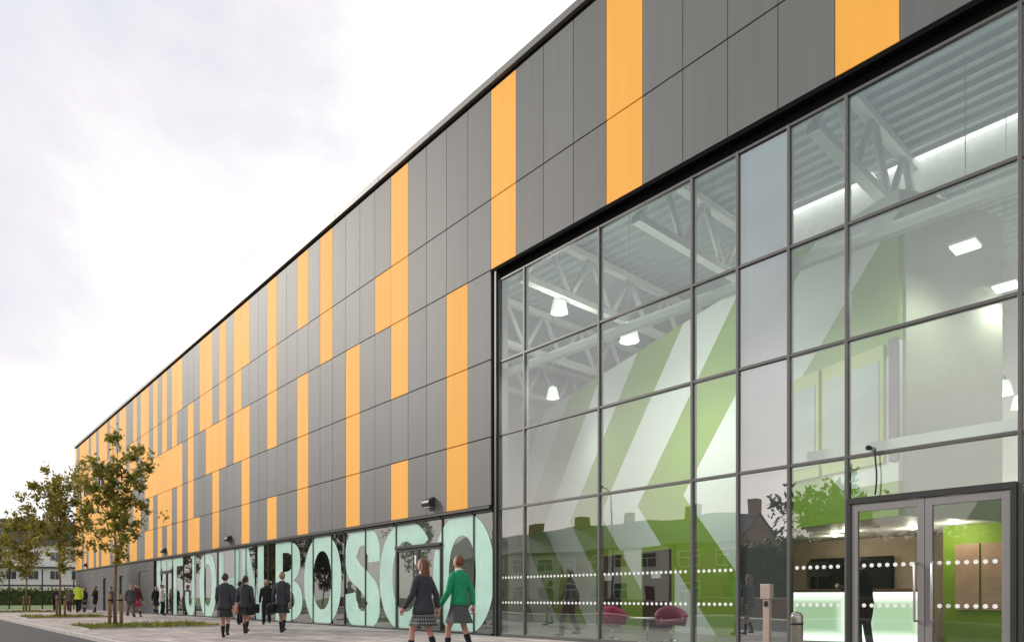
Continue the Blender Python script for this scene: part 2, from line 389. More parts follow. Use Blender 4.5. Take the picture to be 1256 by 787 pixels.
# ------------------------------------------------------------------ setting
def sheet(name, x0, x1, y0, y1, z, m, kind='structure', nx=1):
    b = MB(); b.face([(x0, y0, z), (x1, y0, z), (x1, y1, z), (x0, y1, z)], m); o = b.build(name); o['kind'] = kind; return o
sheet('ground', -900, 900, -900, 900, -.14, M['grass'])
sheet('road', -160, 120, -19, -8.05, -.10, M['asphalt'])
sheet('pavement', -73.5, 60, -7.92, .0, 0, M['paving'])
sheet('far_pavement', -160, 120, -21.6, -19.12, 0, M['paving'])
sheet('field', -420, -74.2, -7.9, 160, -.02, M['grass'])
kb = MB()
for i in range(150):
    x0 = -75 + i * .915
    kb.box(x0 + .004, x0 + .911, -8.06, -7.915, -.14, .012, M['kerb'])
k = kb.build('kerb', bevel=.012); k['kind'] = 'structure'
kb = MB(); kb.box(-160, 120, -19.13, -18.99, -.14, .01, M['kerb']); k = kb.build('far_kerb', bevel=.01); k['kind'] = 'structure'
kb = MB(); kb.box(-160, -75.05, -8.06, -7.91, -.14, .011, M['kerb']); kb.build('field_kerb', bevel=.012)['kind'] = 'structure'

# ------------------------------------------------------------------ the school building
YF, YG = -.06, .06
XC = -13.95
ROWS = [3.48, 5.30, 7.36, 9.74, 11.62, 14.52]     # R5, R4, R3, R2, R1 from the bottom up
XL, XR = XC - 59, 7.05
school = empty('school_building', (0, 0, 0))
tag(school, 'long four storey school clad in grey and orange panels with a tall glazed entrance', 'school')

orange = {}                                       # column -> set of rows (1 = top row)
def O(c, *rows):
    for r in rows: orange.setdefault(c, set()).add(r)
O(-1, 1, 2); O(-5, 1, 2); O(-10, 1, 2); O(-14, 1, 2); O(-18, 1, 2)
O(1, 3, 4, 5); O(4, 1, 2, 3, 5); O(5, 2); O(7, 3, 4, 5); O(9, 1, 2); O(11, 1, 3, 4, 5); O(14, 1, 2, 3, 5)
O(17, 1, 3, 4, 5); O(18, 1, 2, 3); O(20, 1, 2, 3); O(21, 3, 4, 5); O(22, 1, 2, 3); O(23, 1, 2); O(24, 5); O(25, 2, 3, 4, 5)
O(27, 1, 3, 4, 5); O(28, 1, 2, 3); O(29, 3, 4, 5); O(30, 1, 2, 3, 4); O(31, 3, 4, 5); O(32, 1, 2, 3)
O(33, 3, 4, 5); O(34, 1, 2, 3, 5); O(35, 1, 2); O(36, 4); O(37, 1, 2, 4, 5); O(38, 2, 3, 5); O(39, 3, 4); O(40, 1, 2, 3, 5); O(41, 1, 2, 3, 4, 5)
O(42, 2, 4, 5); O(43, 1, 2, 3, 4, 5); O(44, 1, 3, 4); O(45, 2, 3, 4, 5); O(46, 1, 2, 3, 4, 5); O(47, 1, 3, 4, 5); O(48, 1, 3, 4); O(49, 3, 4, 5)
for c in range(50, 59):
    O(c, 1, 3, 4, 5)
    if c not in (50, 53, 56): O(c, 2)
for c, r in ((50, 5), (52, 1), (53, 5), (55, 4), (55, 5), (56, 3), (57, 1)): orange[c].discard(r)
WIN = {(c, 2) for c in (53, 54, 56, 57, 47, 48)}   # small windows in the far part
for c, r in WIN: orange.get(c, set()).discard(r)
def colx(c): return XC - c - 1, XC - c            # x range of column c
def panel(b, x0, x1, z0, z1, m):
    g, gz, t = .005, .012, .005
    x0 += g; x1 -= g; z0 += gz; z1 -= gz
    yb = YF + .04
    a = [(x0, yb, z0), (x1, yb, z0), (x1, yb, z1), (x0, yb, z1)]
    f = [(x0, YF + t, z0), (x1, YF + t, z0), (x1, YF + t, z1), (x0, YF + t, z1)]
    q = [(x0 + t, YF, z0 + t), (x1 - t, YF, z0 + t), (x1 - t, YF, z1 - t), (x0 + t, YF, z1 - t)]
    b.mesh(a + f + q, [(8, 9, 10, 11)] + [(i, (i + 1) % 4, 4 + (i + 1) % 4, 4 + i) for i in range(4)] + [(4 + i, 4 + (i + 1) % 4, 8 + (i + 1) % 4, 8 + i) for i in range(4)], m)
gb = MB()
wb = MB()
for c in range(-21, 59):
    x0, x1 = colx(c)
    run = None
    for r in range(1, 6):
        if c < 0 and r > 2: break
        z0, z1 = ROWS[5 - r], ROWS[6 - r]
        if (c, r) in WIN:
            if run: run.build('orange_panel', school); run = None
            continue
        if r in orange.get(c, ()):
            if run is None: run = MB()
            panel(run, x0, x1, z0, z1, M['orange'])
        else:
            if run: run.build('orange_panel', school); run = None
            panel(gb, x0, x1, z0, z1, M['grey'])
    if run: run.build('orange_panel', school)
gb.box(XL + .02, XC - .0, -.012, .30, 3.50, 14.5, M['joint']); gb.box(XC + .001, XR - .02, -.012, .30, 9.78, 14.5, M['joint'])
gb.build('grey_cladding', school)
for c, r in sorted(WIN):
    x0, x1 = colx(c); z0, z1 = ROWS[5 - r], ROWS[6 - r]
    b = MB(); yb = .02
    b.box(x0 + .02, x0 + .08, YF - .01, yb, z0 + .02, z1 - .02, M['frame_dark']); b.box(x1 - .08, x1 - .02, YF - .01, yb, z0 + .02, z1 - .02, M['frame_dark'])
    b.box(x0 + .08, x1 - .08, YF - .01, yb, z1 - .08, z1 - .02, M['frame_dark']); b.box(x0 + .08, x1 - .08, YF - .01, yb, z0 + .02, z0 + .08, M['frame_dark'])
    fo = b.build('window', school)
    b = MB(); b.face([(x0 + .08, -.02, z0 + .08), (x1 - .08, -.02, z0 + .08), (x1 - .08, -.02, z1 - .08), (x0 + .08, -.02, z1 - .08)], M['winglass']); b.build('pane', fo)
# dark carrier wall behind the joints, roof, end walls and back: closed shell
b = MB()
YB = 34
b.box(XL, XL + .3, .31, YB, 0, 14.5, M['brickgrey']); b.box(XR - .3, XR, .31, YB, 0, 14.5, M['brickgrey']); b.box(XL + .31, XR - .31, YB - .3, YB, 0, 14.5, M['brickgrey'])
b.build('outer_wall', school)
b = MB(); b.box(XL + .31, XR - .31, .31, YB - .31, 13.4, 13.7, M['deck']); b.build('roof', school)
b = MB()
for i in range(27):                                # coping lengths
    x0 = XL - .08 + i * 2.97; x1 = min(x0 + 2.965, XR + .05)
    b.box(x0, x1, -.15, .36, 14.62, 14.80, M['coping'])
b.build('coping', school, bevel=.008)
b = MB(); b.box(XL, XR, -.045, .34, 14.53, 14.615, M['dark']); b.build('parapet_gap', school)  # black strip paints the shadow line under the coping
b = MB(); b.box(XL, XC - .03, -.10, .1, 3.405, 3.475, M['frame_dark']); b.build('cladding_trim', school)
b = MB(); b.box(XC - .02, XR, YF + .0, .25, 9.66, 9.735, M['dark'])  # trim in near black, soffit shade put into its colour
b.build('soffit_trim', school)

def dot_mat():
    m, nt, out = new_mat('dot_row')
    tc = N(nt, 'ShaderNodeTexCoord'); sp_ = N(nt, 'ShaderNodeSeparateXYZ'); nt.links.new(tc.outputs['UV'], sp_.inputs[0])
    fr = N(nt, 'ShaderNodeMath', _operation='FRACT'); nt.links.new(sp_.outputs['X'], fr.inputs[0])
    cx = N(nt, 'ShaderNodeMath', _operation='SUBTRACT'); cx.inputs[1].default_value = .5; nt.links.new(fr.outputs[0], cx.inputs[0])
    cb = N(nt, 'ShaderNodeCombineXYZ'); nt.links.new(cx.outputs[0], cb.inputs['X']); nt.links.new(sp_.outputs['Y'], cb.inputs['Y'])
    ln = N(nt, 'ShaderNodeVectorMath', _operation='LENGTH'); nt.links.new(cb.outputs[0], ln.inputs[0])
    lt = N(nt, 'ShaderNodeMath', _operation='LESS_THAN'); lt.inputs[1].default_value = .28; nt.links.new(ln.outputs['Value'], lt.inputs[0])
    t = N(nt, 'ShaderNodeBsdfTransparent'); d = N(nt, 'ShaderNodeBsdfDiffuse', Color=(.9, .92, .9, 1))
    mx = N(nt, 'ShaderNodeMixShader'); nt.links.new(lt.outputs[0], mx.inputs[0]); nt.links.new(t.outputs[0], mx.inputs[1]); nt.links.new(d.outputs[0], mx.inputs[2])
    nt.links.new(mx.outputs[0], out.inputs['Surface']); return m
M['dotrow'] = dot_mat()
def dot_row(par, x0, x1, z, y, pitch=.118):
    n = int((x1 - x0) / pitch); a = (x0 + x1 - n * pitch) / 2; me = bpy.data.meshes.new('dot_marking'); h = .04
    me.from_pydata([(a, y, z - h), (a + n * pitch, y, z - h), (a + n * pitch, y, z + h), (a, y, z + h)], [], [(0, 1, 2, 3)])
    uv = me.uv_layers.new(name='UVMap')
    for li, c in enumerate(((0, -h / pitch), (n, -h / pitch), (n, h / pitch), (0, h / pitch))): uv.data[li].uv = c
    me.materials.append(M['dotrow']); o = bpy.data.objects.new('dot_marking', me); col.objects.link(o); o.parent = par
# --- curtain wall of the entrance
MX = [-13.72, -12.75, -10.25, -7.80, -6.80, -5.80, -4.80, -2.42, -1.42, .98, 3.4, 5.8]
TZ = [3.36, 5.32, 7.25]
ZT = 9.44
b = MB(); mw = .027
for i, x in enumerate(MX): b.box(x - mw, x + mw, .018, .17, 0, ZT, M['frame'])
for i in range(len(MX) - 1):
    x0, x1 = MX[i] + mw + .001, MX[i + 1] - mw - .001
    for z in TZ: b.box(x0, x1, .024, .15, z - .028, z + .028, M['frame'])
    b.box(x0, x1, .024, .15, ZT - .05, ZT - .001, M['frame'])
    if i != 6: b.box(x0, x1, .024, .15, .0, .085, M['frame'])
b.box(MX[0] - .10, MX[0] - mw - .001, -.05, .2, 0, 9.65, M['frame_dark'])
cw = b.build('curtain_wall', school, bevel=.004)
b = MB(); b.box(MX[0] - .10, XR - .02, .10, .2, ZT + .002, 9.655, M['dark']); b.build('head_gap', cw)  # near-black fill paints the recess shadow above the glass
prnd = random.Random(3)
def pane(par, x0, x1, z0, z1, m, y=YG):
    j = [prnd.uniform(-.0035, .0035) for _ in range(3)]; b = MB(); b.face([(x0, y + j[0], z0), (x1, y + j[1], z0), (x1, y + j[1] + j[2], z1), (x0, y + j[0] + j[2], z1)], m); return b.build('glass_pane', par)
ZS = [.085] + TZ + [ZT - .05]
for i in range(len(MX) - 1):
    for j in range(4):
        x0, x1 = MX[i] + mw, MX[i + 1] - mw
        z0 = ZS[j] + (.027 if j else 0); z1 = ZS[j + 1] - (.027 if j < 3 else 0)
        if i == 6 and j == 0: continue
        if i == 4:
            bb = MB(); bb.box(x0, x1, YG + .03, YG + .08, z0, z1, M['backpan']); bb.build('spandrel_panel', cw); pane(cw, x0, x1, z0, z1, M['glass_opaque'])
            continue
        pane(cw, x0, x1, z0, z1, M['glass'])
        if j == 0:
            for zz in (.894, 1.545):
                dot_row(cw, x0 + .02, x1 - .02, zz, YG - .010)
# --- entrance doors
b = MB(); x0, x1 = MX[6] + mw + .001, MX[7] - mw - .001
b.box(x0, x0 + .07, -.045, .14, 0, 2.56, M['frame_dark']); b.box(x1 - .07, x1, -.045, .14, 0, 2.56, M['frame_dark'])
b.box(x0, x1, -.05, .14, 2.561, 2.66, M['frame_dark'])
ef = b.build('entrance_frame', school, bevel=.004)
pane(ef, x0, x1, 2.66, TZ[0] - .035, M['glass'])
xm = (x0 + x1) / 2
for sgn, a, c in ((-1, x0 + .075, xm - .004), (1, xm + .004, x1 - .075)):
    b = MB()
    b.box(a, a + .10, -.02, .05, .02, 2.55, M['doorframe']); b.box(c - .10, c, -.02, .05, .02, 2.55, M['doorframe'])
    b.box(a + .101, c - .101, -.02, .05, 2.43, 2.55, M['doorframe']); b.box(a + .101, c - .101, -.02, .05, .02, .20, M['doorframe'])
    dr = b.build('entrance_door', school, bevel=.004)
    pane(dr, a + .10, c - .10, .20, 2.43, M['glass_door'], .012)
    hx = xm + sgn * .12
    b = MB()
    b.tube([(hx, -.02, .66), (hx, -.085, .66), (hx, -.105, .70), (hx, -.105, 1.52), (hx, -.085, 1.56), (hx, -.02, 1.56)], .019, M['steel'], 10)
    b.build('door_handle', dr)
    for zz in (.894, 1.545):
        dot_row(dr, a + .11, c - .11, zz, .006)
# --- strip glazing with the giant letters
def cz(px): return -((13160 / (px + 118)) - D * math.sin(TH)) / math.cos(TH)
SM = [cz(p) for p in (189, 196.5, 210.5, 224, 238, 250, 265.6, 287, 300.5, 311.7, 328, 356.5, 382.6, 405.3, 421.2, 446.7, 484.3, 540.8, 579.5)] + [XC - .02]
b = MB(); mw2 = .024
for x in SM: b.box(x - mw2, x + mw2, .026, .14, .0, 3.40, M['frame_dark'])
for i in range(len(SM) - 1):
    b.box(SM[i] + mw2 + .001, SM[i + 1] - mw2 - .001, -.02, .13, 0, .06, M['frame_dark'])
    b.box(SM[i] + mw2 + .001, SM[i + 1] - mw2 - .001, -.02, .13, 3.33, 3.40, M['frame_dark'])
sg = b.build('strip_window', school, bevel=.003)
for i in range(len(SM) - 1): pane(sg, SM[i] + mw2, SM[i + 1] - mw2, .07, 3.33, M['glass_strip'])
# glazed doors set in the strip
for x0, x1 in ((SM[16] + mw2 + .001, SM[17] - mw2 - .001), (SM[1] + mw2 + .001, SM[2] - mw2 - .001)):
    b = MB(); zt = 2.56
    b.box(x0, x1, -.035, .10, zt, zt + .08, M['frame_dark'])
    n = 2 if x1 - x0 > 2 else 1
    for k in range(n):
        a = x0 + (x1 - x0) * k / n + .004; c = x0 + (x1 - x0) * (k + 1) / n - .004
        b.box(a, a + .06, .012, .05, .071, zt - .002, M['frame_dark']); b.box(c - .06, c, .012, .05, .071, zt - .002, M['frame_dark'])
        b.box(a + .061, c - .061, .012, .05, zt - .09, zt - .002, M['frame_dark'])
    d = b.build('side_door', school)
    b = MB(); b.tube([((x0 + x1) / 2 + .12, -.03, .95), ((x0 + x1) / 2 + .12, -.08, .95), ((x0 + x1) / 2 + .12, -.08, 1.4), ((x0 + x1) / 2 + .12, -.03, 1.4)], .013, M['steel'], 8); b.build('door_handle', d)
b = MB(); b.face([(SM[16] + 1.05, .044, 2.05), (SM[16] + 1.32, .044, 2.05), (SM[16] + 1.32, .044, 2.32), (SM[16] + 1.05, .044, 2.32)], M['white']); b.build('door_notice', school)
# letters, cut from pale film on the outside of the glass
YL = YG - .008
ZB, ZH = .06, 3.34
class Film(MB):
    k = 0
    def poly(s, pts):
        y = YL - .0015 * s.k; s.k += 1
        s.face([(x, y, z) for x, z in pts], M['film'])
    def strip(s, A, B):
        y = YL - .0015 * s.k; s.k += 1
        n = len(A)
        vs = [(x, y, z) for x, z in A] + [(x, y, z) for x, z in B]
        s.mesh(vs, [(i, i + 1, n + i + 1, n + i) for i in range(n - 1)], M['film'])
def clampz(z): return max(ZB + .01, min(ZH - .01, z))
def arc(cx, cz_, rx, rz, a0, a1, n=48, p=1.0):
    out = []
    for i in range(n + 1):
        t = R(a0 + (a1 - a0) * i / n); c, s_ = math.cos(t), math.sin(t)
        out.append((cx + rx * math.copysign(abs(c) ** p, c), clampz(cz_ + rz * math.copysign(abs(s_) ** p, s_))))
    return out
def letter(ch, x0, x1, st):
    f = Film(); w_, cx, czz = x1 - x0, (x0 + x1) / 2, 1.68
    if ch == 'O':
        f.strip(arc(cx, czz, w_ / 2, 1.72, 0, 360, 64, .92), arc(cx, czz, w_ / 2 - st, 1.10, 0, 360, 64, .95))
    elif ch == 'C':
        f.strip(arc(cx + .05 * w_, czz, w_ * .55, 1.72, 38, 322, 64, .92), arc(cx + .05 * w_, czz, w_ * .55 - st, 1.10, 38, 322, 64, .95))
    elif ch == 'S':
        pts = [(.86, .66), (.84, .79), (.70, .90), (.5, .925), (.30, .89), (.17, .78), (.18, .66), (.32, .56), (.55, .47), (.76, .37), (.85, .26), (.82, .155), (.68, .085), (.5, .07), (.3, .10), (.18, .20), (.15, .34)]
        P = []
        for i in range(len(pts) - 1):
            p0, p1, p2, p3 = (Vector(pts[max(0, min(len(pts) - 1, j))]) for j in (i - 1, i, i + 1, i + 2))
            for k in range(5):
                t = k / 5
                P.append(.5 * (2 * p1 + (p2 - p0) * t + (2 * p0 - 5 * p1 + 4 * p2 - p3) * t * t + (3 * p1 - p0 - 3 * p2 + p3) * t ** 3))
        P.append(Vector(pts[-1])); A, B = [], []
        H = ZH - ZB
        P = [Vector((x0 + p.x * w_, ZB + p.y * H)) for p in P]
        for i, p in enumerate(P):
            d = (P[min(i + 1, len(P) - 1)] - P[max(i - 1, 0)]).normalized(); n_ = Vector((-d.y, d.x))
            hw = .5 * (st * abs(n_.x) + .52 * abs(n_.y))
            A.append((p.x + n_.x * hw, clampz(p.y + n_.y * hw))); B.append((p.x - n_.x * hw, clampz(p.y - n_.y * hw)))
        f.strip(A, B)
    elif ch == 'B':
        f.poly([(x0, ZB), (x0 + st, ZB), (x0 + st, ZH), (x0, ZH)])
        for z0, z1, ww in ((1.62, ZH, .92), (ZB, 1.78, 1.0)):
            c2, rz = (z0 + z1) / 2, (z1 - z0) / 2; xs = x0 + st - .01; rx = (x0 + w_ * ww) - xs
            oa = [(xs, z1)] + [(xs + rx * abs(math.cos(R(t))) ** .7, c2 + rz * math.copysign(abs(math.sin(R(t))) ** .8, math.sin(R(t)))) for t in range(88, -89, -8)] + [(xs, z0)]
            ia = [(xs, z1 - .46)] + [(xs + (rx - st) * abs(math.cos(R(t))) ** .6, c2 + (rz - .46) * math.copysign(abs(math.sin(R(t))) ** .8, math.sin(R(t)))) for t in range(88, -89, -8)] + [(xs, z0 + .46)]
            f.strip(oa, ia)
    elif ch == 'N':
        f.poly([(x0, ZB), (x0 + st, ZB), (x0 + st, ZH), (x0, ZH)]); f.poly([(x1 - st, ZB), (x1, ZB), (x1, ZH), (x1 - st, ZH)])
        f.poly([(x0 + st * .2, ZH), (x0 + st * 1.2, ZH), (x1 - st * .2, ZB), (x1 - st * 1.2, ZB)])
    elif ch == 'H':
        f.poly([(x0, ZB), (x0 + st, ZB), (x0 + st, ZH), (x0, ZH)]); f.poly([(x1 - st, ZB), (x1, ZB), (x1, ZH), (x1 - st, ZH)])
        f.poly([(x0 + st, 1.42), (x1 - st, 1.42), (x1 - st, 1.96), (x0 + st, 1.96)])
    elif ch == 'J':
        xs = x1 - st
        f.poly([(xs, 1.0), (x1, 1.0), (x1, ZH), (xs, ZH)])
        rx = w_ / 2
        f.strip(arc(cx, .98, rx, .93, 0, -180, 32, .95), arc(cx, .98, rx - st, .42, 0, -180, 32, .95))
        f.poly([(x0, .98), (x0 + st, .98), (x0 + st, 1.35), (x0, 1.35)])
    elif ch == 'T':
        f.poly([(x0, ZH - .5), (x1, ZH - .5), (x1, ZH), (x0, ZH)]); f.poly([(cx - st / 2, ZB), (cx + st / 2, ZB), (cx + st / 2, ZH - .5), (cx - st / 2, ZH - .5)])
    o = f.build('window_letter', school)
    o['label'] = 'giant pale mint letter %s filling the window height' % ch
for ch, p0, p1, st in (('S', 191, 203, .62), ('T', 204.5, 223, .62), ('J', 226, 239, .62), ('O', 243.5, 264, .70), ('H', 267.5, 291.5, .66), ('N', 295, 322, .68),
                       ('B', 336.5, 369.5, .72), ('O', 371.5, 417, .78), ('S', 422.5, 463, .72), ('C', 464, 524, .80), ('O', 529.5, 604, .78)):
    letter(ch, cz(p0), cz(p1), st)
# --- grey base wall with doors in the far part
b = MB(); xa = SM[0] - .03
doors = [(-61.5, -60.3, 2.55), (-56.1, -54.9, 2.6), (-50.6, -48.2, 2.75)]
cur = XL
for a, c, zt in doors:
    b.box(cur, a, -.03, .3, 0, 3.40, M['brickgrey']); b.box(a + .001, c - .001, -.03, .3, zt, 3.40, M['brickgrey']); cur = c
b.box(cur, xa, -.03, .3, 0, 3.40, M['brickgrey']); b.build('base_wall', school)
for i, (a, c, zt) in enumerate(doors):
    b = MB()
    if i == 2:
        b.box(a + .01, c - .01, .03, .08, 0.01, zt - .01, M['louvre'])
        for q in range(20): b.box(a + .08, c - .08, .0, .028, .12 + q * .13, .19 + q * .13, M['louvre'])
        b.build('louvre_door', school)
    else:
        b.box(a + .01, c - .01, .08, .13, .01, zt - .01, M['doorgrey']); b.box(a + .9, a + .98, .05, .078, 1.0, 1.06, M['steel']); b.build('service_door', school)

# --- interior of the entrance hall
def wallseg(p, q, z0, z1, m, th=.12):
    p, q = Vector(p), Vector(q); c = (p + q) / 2; b = MB(); b.obox(c, (q - p), (q - p).length / 2, th / 2, z0, z1, m); return b
WA, WB_ = Vector((-4.9, 2.8)), Vector((-22.4, 9.35))
WL = (WB_ - WA).length; WU = (WA - WB_).normalized()     # rightwards
def stripe_mat():
    m, nt, out = new_mat('chevron_wall')
    b = N(nt, 'ShaderNodeBsdfPrincipled', Roughness=.6)
    g = N(nt, 'ShaderNodeNewGeometry'); s = N(nt, 'ShaderNodeSeparateXYZ'); nt.links.new(g.outputs['Position'], s.inputs[0])
    # distance along the wall measured from (-9.4, 4.5)
    d = N(nt, 'ShaderNodeVectorMath', _operation='DOT_PRODUCT'); d.inputs[1].default_value = (WU.x, WU.y, 0); nt.links.new(g.outputs['Position'], d.inputs[0])
    off = -(WU.x * -9.4 + WU.y * 4.5)
    a = N(nt, 'ShaderNodeMath', _operation='ADD'); a.inputs[1].default_value = off + 7.24 + 50; nt.links.new(d.outputs['Value'], a.inputs[0])
    z4 = N(nt, 'ShaderNodeMath', _operation='SUBTRACT'); z4.inputs[1].default_value = 4.0; nt.links.new(s.outputs['Z'], z4.inputs[0])
    ab = N(nt, 'ShaderNodeMath', _operation='ABSOLUTE'); nt.links.new(z4.outputs[0], ab.inputs[0])
    su = N(nt, 'ShaderNodeMath', _operation='SUBTRACT'); nt.links.new(a.outputs[0], su.inputs[0]); nt.links.new(ab.outputs[0], su.inputs[1])
    dv = N(nt, 'ShaderNodeMath', _operation='DIVIDE'); dv.inputs[1].default_value = 5.0; nt.links.new(su.outputs[0], dv.inputs[0])
    fr = N(nt, 'ShaderNodeMath', _operation='FRACT'); nt.links.new(dv.outputs[0], fr.inputs[0])
    lt = N(nt, 'ShaderNodeMath', _operation='LESS_THAN'); lt.inputs[1].default_value = .5; nt.links.new(fr.outputs[0], lt.inputs[0])
    mx = N(nt, 'ShaderNodeMix', _data_type='RGBA'); mx.inputs[6].default_value = (.25, .40, .035, 1); mx.inputs[7].default_value = (.80, .84, .80, 1)
    nt.links.new(lt.outputs[0], mx.inputs['Factor']); nt.links.new(mx.outputs[2], b.inputs['Base Color'])
    nt.links.new(b.outputs['BSDF'], out.inputs['Surface'])
    return m
M['chevron'] = stripe_mat()
P0 = WA.lerp(WB_, .24)                                    # where the wall meets the floor on the reception side
wallseg(P0, WB_, 0, 9.0, M['chevron']).build('feature_wall', school)
wallseg(WA, P0 - (P0 - WA).normalized() * .002, 3.3, 9.0, M['chevron']).build('feature_wall', school)
wallseg(WA, P0 - (P0 - WA).normalized() * .002, 2.62, 3.298, M['green']).build('green_bulkhead', school)
RW = Vector((-3.9, 5.5))
rt = wallseg(WA + Vector((.02, .08)), RW, 2.62, 9.0, M['plaingreen']).build('return_wall', school)
wallseg((-5.0, 5.75), (6.6, 5.75), 0, 3.1, M['green']).build('green_wall', school)
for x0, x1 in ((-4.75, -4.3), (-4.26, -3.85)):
    b = MB(); b.box(x0, x1, 5.64, 5.68, .75, 2.2, M['peach']); b.build('inner_screen', school)  # added panels, a warm reflection painted as flat colour
b = MB(); b.box(-3.85, 6.7, 5.58, 13.3, 3.12, 3.4, M['white']); b.build('gallery_floor', school)
b = MB(); b.box(-20, 6.7, 13.3, 13.5, 0, 13.38, M['offwhite']); b.build('rear_wall', school)
b = MB(); b.box(-23, 6.7, .2, 13.3, -.03, -.004, M['lobby_floor']); b.build('lobby_floor', school)
b = MB(); b.box(-22.9, -22.7, .31, 13.3, 0, 13.38, M['offwhite']); b.build('side_wall', school)
# reception recess
b = MB(); poly = [(P0.x, P0.y), (WA.x, WA.y), (RW.x, RW.y), (-3.9, 8.2), (-10, 8.2)]
b.face([(x, y, 2.618) for x, y in poly], M['white']); b.build('reception_ceiling', school)
b = MB(); b.box(-11, -3.6, 7.4, 7.6, 0, 2.6, M['taupe']); b.build('reception_wall', school)
b = MB(); b.box(-8.7, -6.6, 7.2, 7.39, 1.1, 2.1, M['darkdoor']); b.build('reception_hatch', school)

b = MB(); b.box(-12, -11.8, 5.4, 8.2, 0, 2.6, M['taupe']); b.build('reception_end_wall', school)
for x, y in ((-6.9, 5.2), (-5.6, 5.6), (-4.6, 5.0), (-7.6, 6.2)):
    d = MB(); d.tube([(x, y, 2.59), (x, y, 2.615)], .06, M['lamp'], 12); o = d.build('downlight'); tag(o, 'small round downlight in the ceiling over the reception desk', 'downlight', 'reception downlights'); l = bpy.data.lights.new('lamp_bulb', 'POINT'); l.energy = 22; l.color = (1, .88, .7); l.shadow_soft_size = .08; lo = bpy.data.objects.new('lamp_bulb', l); col.objects.link(lo); lo.location = (x, y, 2.48)
# doors in the feature wall (seen through the lobby glass)
def on_wall(s, off=.075): # s metres from WA towards WB
    p = WA + (WB_ - WA).normalized() * s; n = Vector((-WU.y, WU.x)); n = n if n.y < 0 else -n
    return p + n * off
def wall_part(name, s0, s1, z0, z1, m, off=.08, th=.03, parent=school):
    p, q = on_wall(s0, off), on_wall(s1, off); b = MB(); b.obox((p + q) / 2, q - p, (q - p).length / 2, th / 2, z0, z1, m); return b.build(name, parent)
for s0, s1 in ((7.6, 9.15), (10.55, 12.2)):
    fr = wall_part('inner_door_frame', s0 - .12, s1 + .12, 0, 2.62, M['green'], .075, .03)
    wall_part('inner_door', s0, s1, .02, 2.48, M['darkdoor'], .105, .03)
    wall_part('door_sign', (s0 + s1) / 2 - .25, (s0 + s1) / 2 + .25, 1.62, 1.84, M['white'], .125, .01)
# internal window band, upper level
for s0, s1 in ((.40, 1.75), (2.05, 2.75), (2.95, 3.9)):
    f = wall_part('inner_window', s0 - .1, s1 + .1, 3.7, 6.05, M['lime_pale'], .085, .05)
    wall_part('blind', s0, s1, 3.95, 5.75, M['blind'], .115, .02, f)
f = wall_part('mauve_panel', -.02, .18, 3.7, 6.1, M['mauve'], .085, .05)
# steel behind the glass, roof deck, trusses, rooflights
b = MB(); b.box(MX[0] - .1, 6.7, .32, .50, 6.98, 7.16, M['white']); b.build('steel_rail', school)
b = MB(); b.box(-5.6, 6.7, .32, .54, 3.42, 3.62, M['white']); b.build('steel_rail', school)
b = MB()
y = .4; zc = 11.1
prof = []
while y < 13.2:
    prof += [(y, zc), (y + .14, zc), (y + .18, zc + .09), (y + .32, zc + .09)]; y += .36
for (ya, za), (yb, zb) in zip(prof, prof[1:]):
    b.face([(-22.7, ya, za), (6.7, ya, za), (6.7, yb, zb), (-22.7, yb, zb)], M['deck'])
b.build('roof_deck', school)
for x in (-21, -17.2, -13.4, -9.6, -5.6, -1.4, 2.8):
    b = MB(); zb, zt = 9.55, 10.95
    b.box(x - .11, x + .11, .55, 13.2, zt - .1, zt + .08, M['white']); b.box(x - .11, x + .11, .55, 13.2, zb - .1, zb + .08, M['white'])
    n = 7; st = 12.6 / n
    for i in range(n):
        y0 = .6 + i * st
        b.tube([(x, y0, zb), (x, y0 + st / 2, zt)], .09, M['white'], 6); b.tube([(x, y0 + st / 2, zt), (x, y0 + st, zb)], .09, M['white'], 6)
    b.build('roof_truss', school)
for x0, x1 in ((-9.5, -6.4), (-6.2, -3.1), (-2.9, .2), (.4, 3.5)):
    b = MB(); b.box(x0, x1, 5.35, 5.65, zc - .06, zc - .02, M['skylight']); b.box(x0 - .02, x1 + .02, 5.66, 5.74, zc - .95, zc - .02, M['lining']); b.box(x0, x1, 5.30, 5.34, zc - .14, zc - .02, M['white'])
    b.build('rooflight', school)

# --- rooms behind the strip window (dim)
b = MB()
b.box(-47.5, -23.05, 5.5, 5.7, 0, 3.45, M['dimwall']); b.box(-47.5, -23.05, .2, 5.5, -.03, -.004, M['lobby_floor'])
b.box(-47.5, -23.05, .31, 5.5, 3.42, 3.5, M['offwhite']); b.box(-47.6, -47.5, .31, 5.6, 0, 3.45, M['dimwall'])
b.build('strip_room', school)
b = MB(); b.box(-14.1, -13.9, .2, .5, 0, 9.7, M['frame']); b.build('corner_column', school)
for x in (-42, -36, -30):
    b = MB(); b.box(x - .1, x + .1, .4, 5.4, 0, 3.4, M['dimwall']); b.build('room_partition', school)

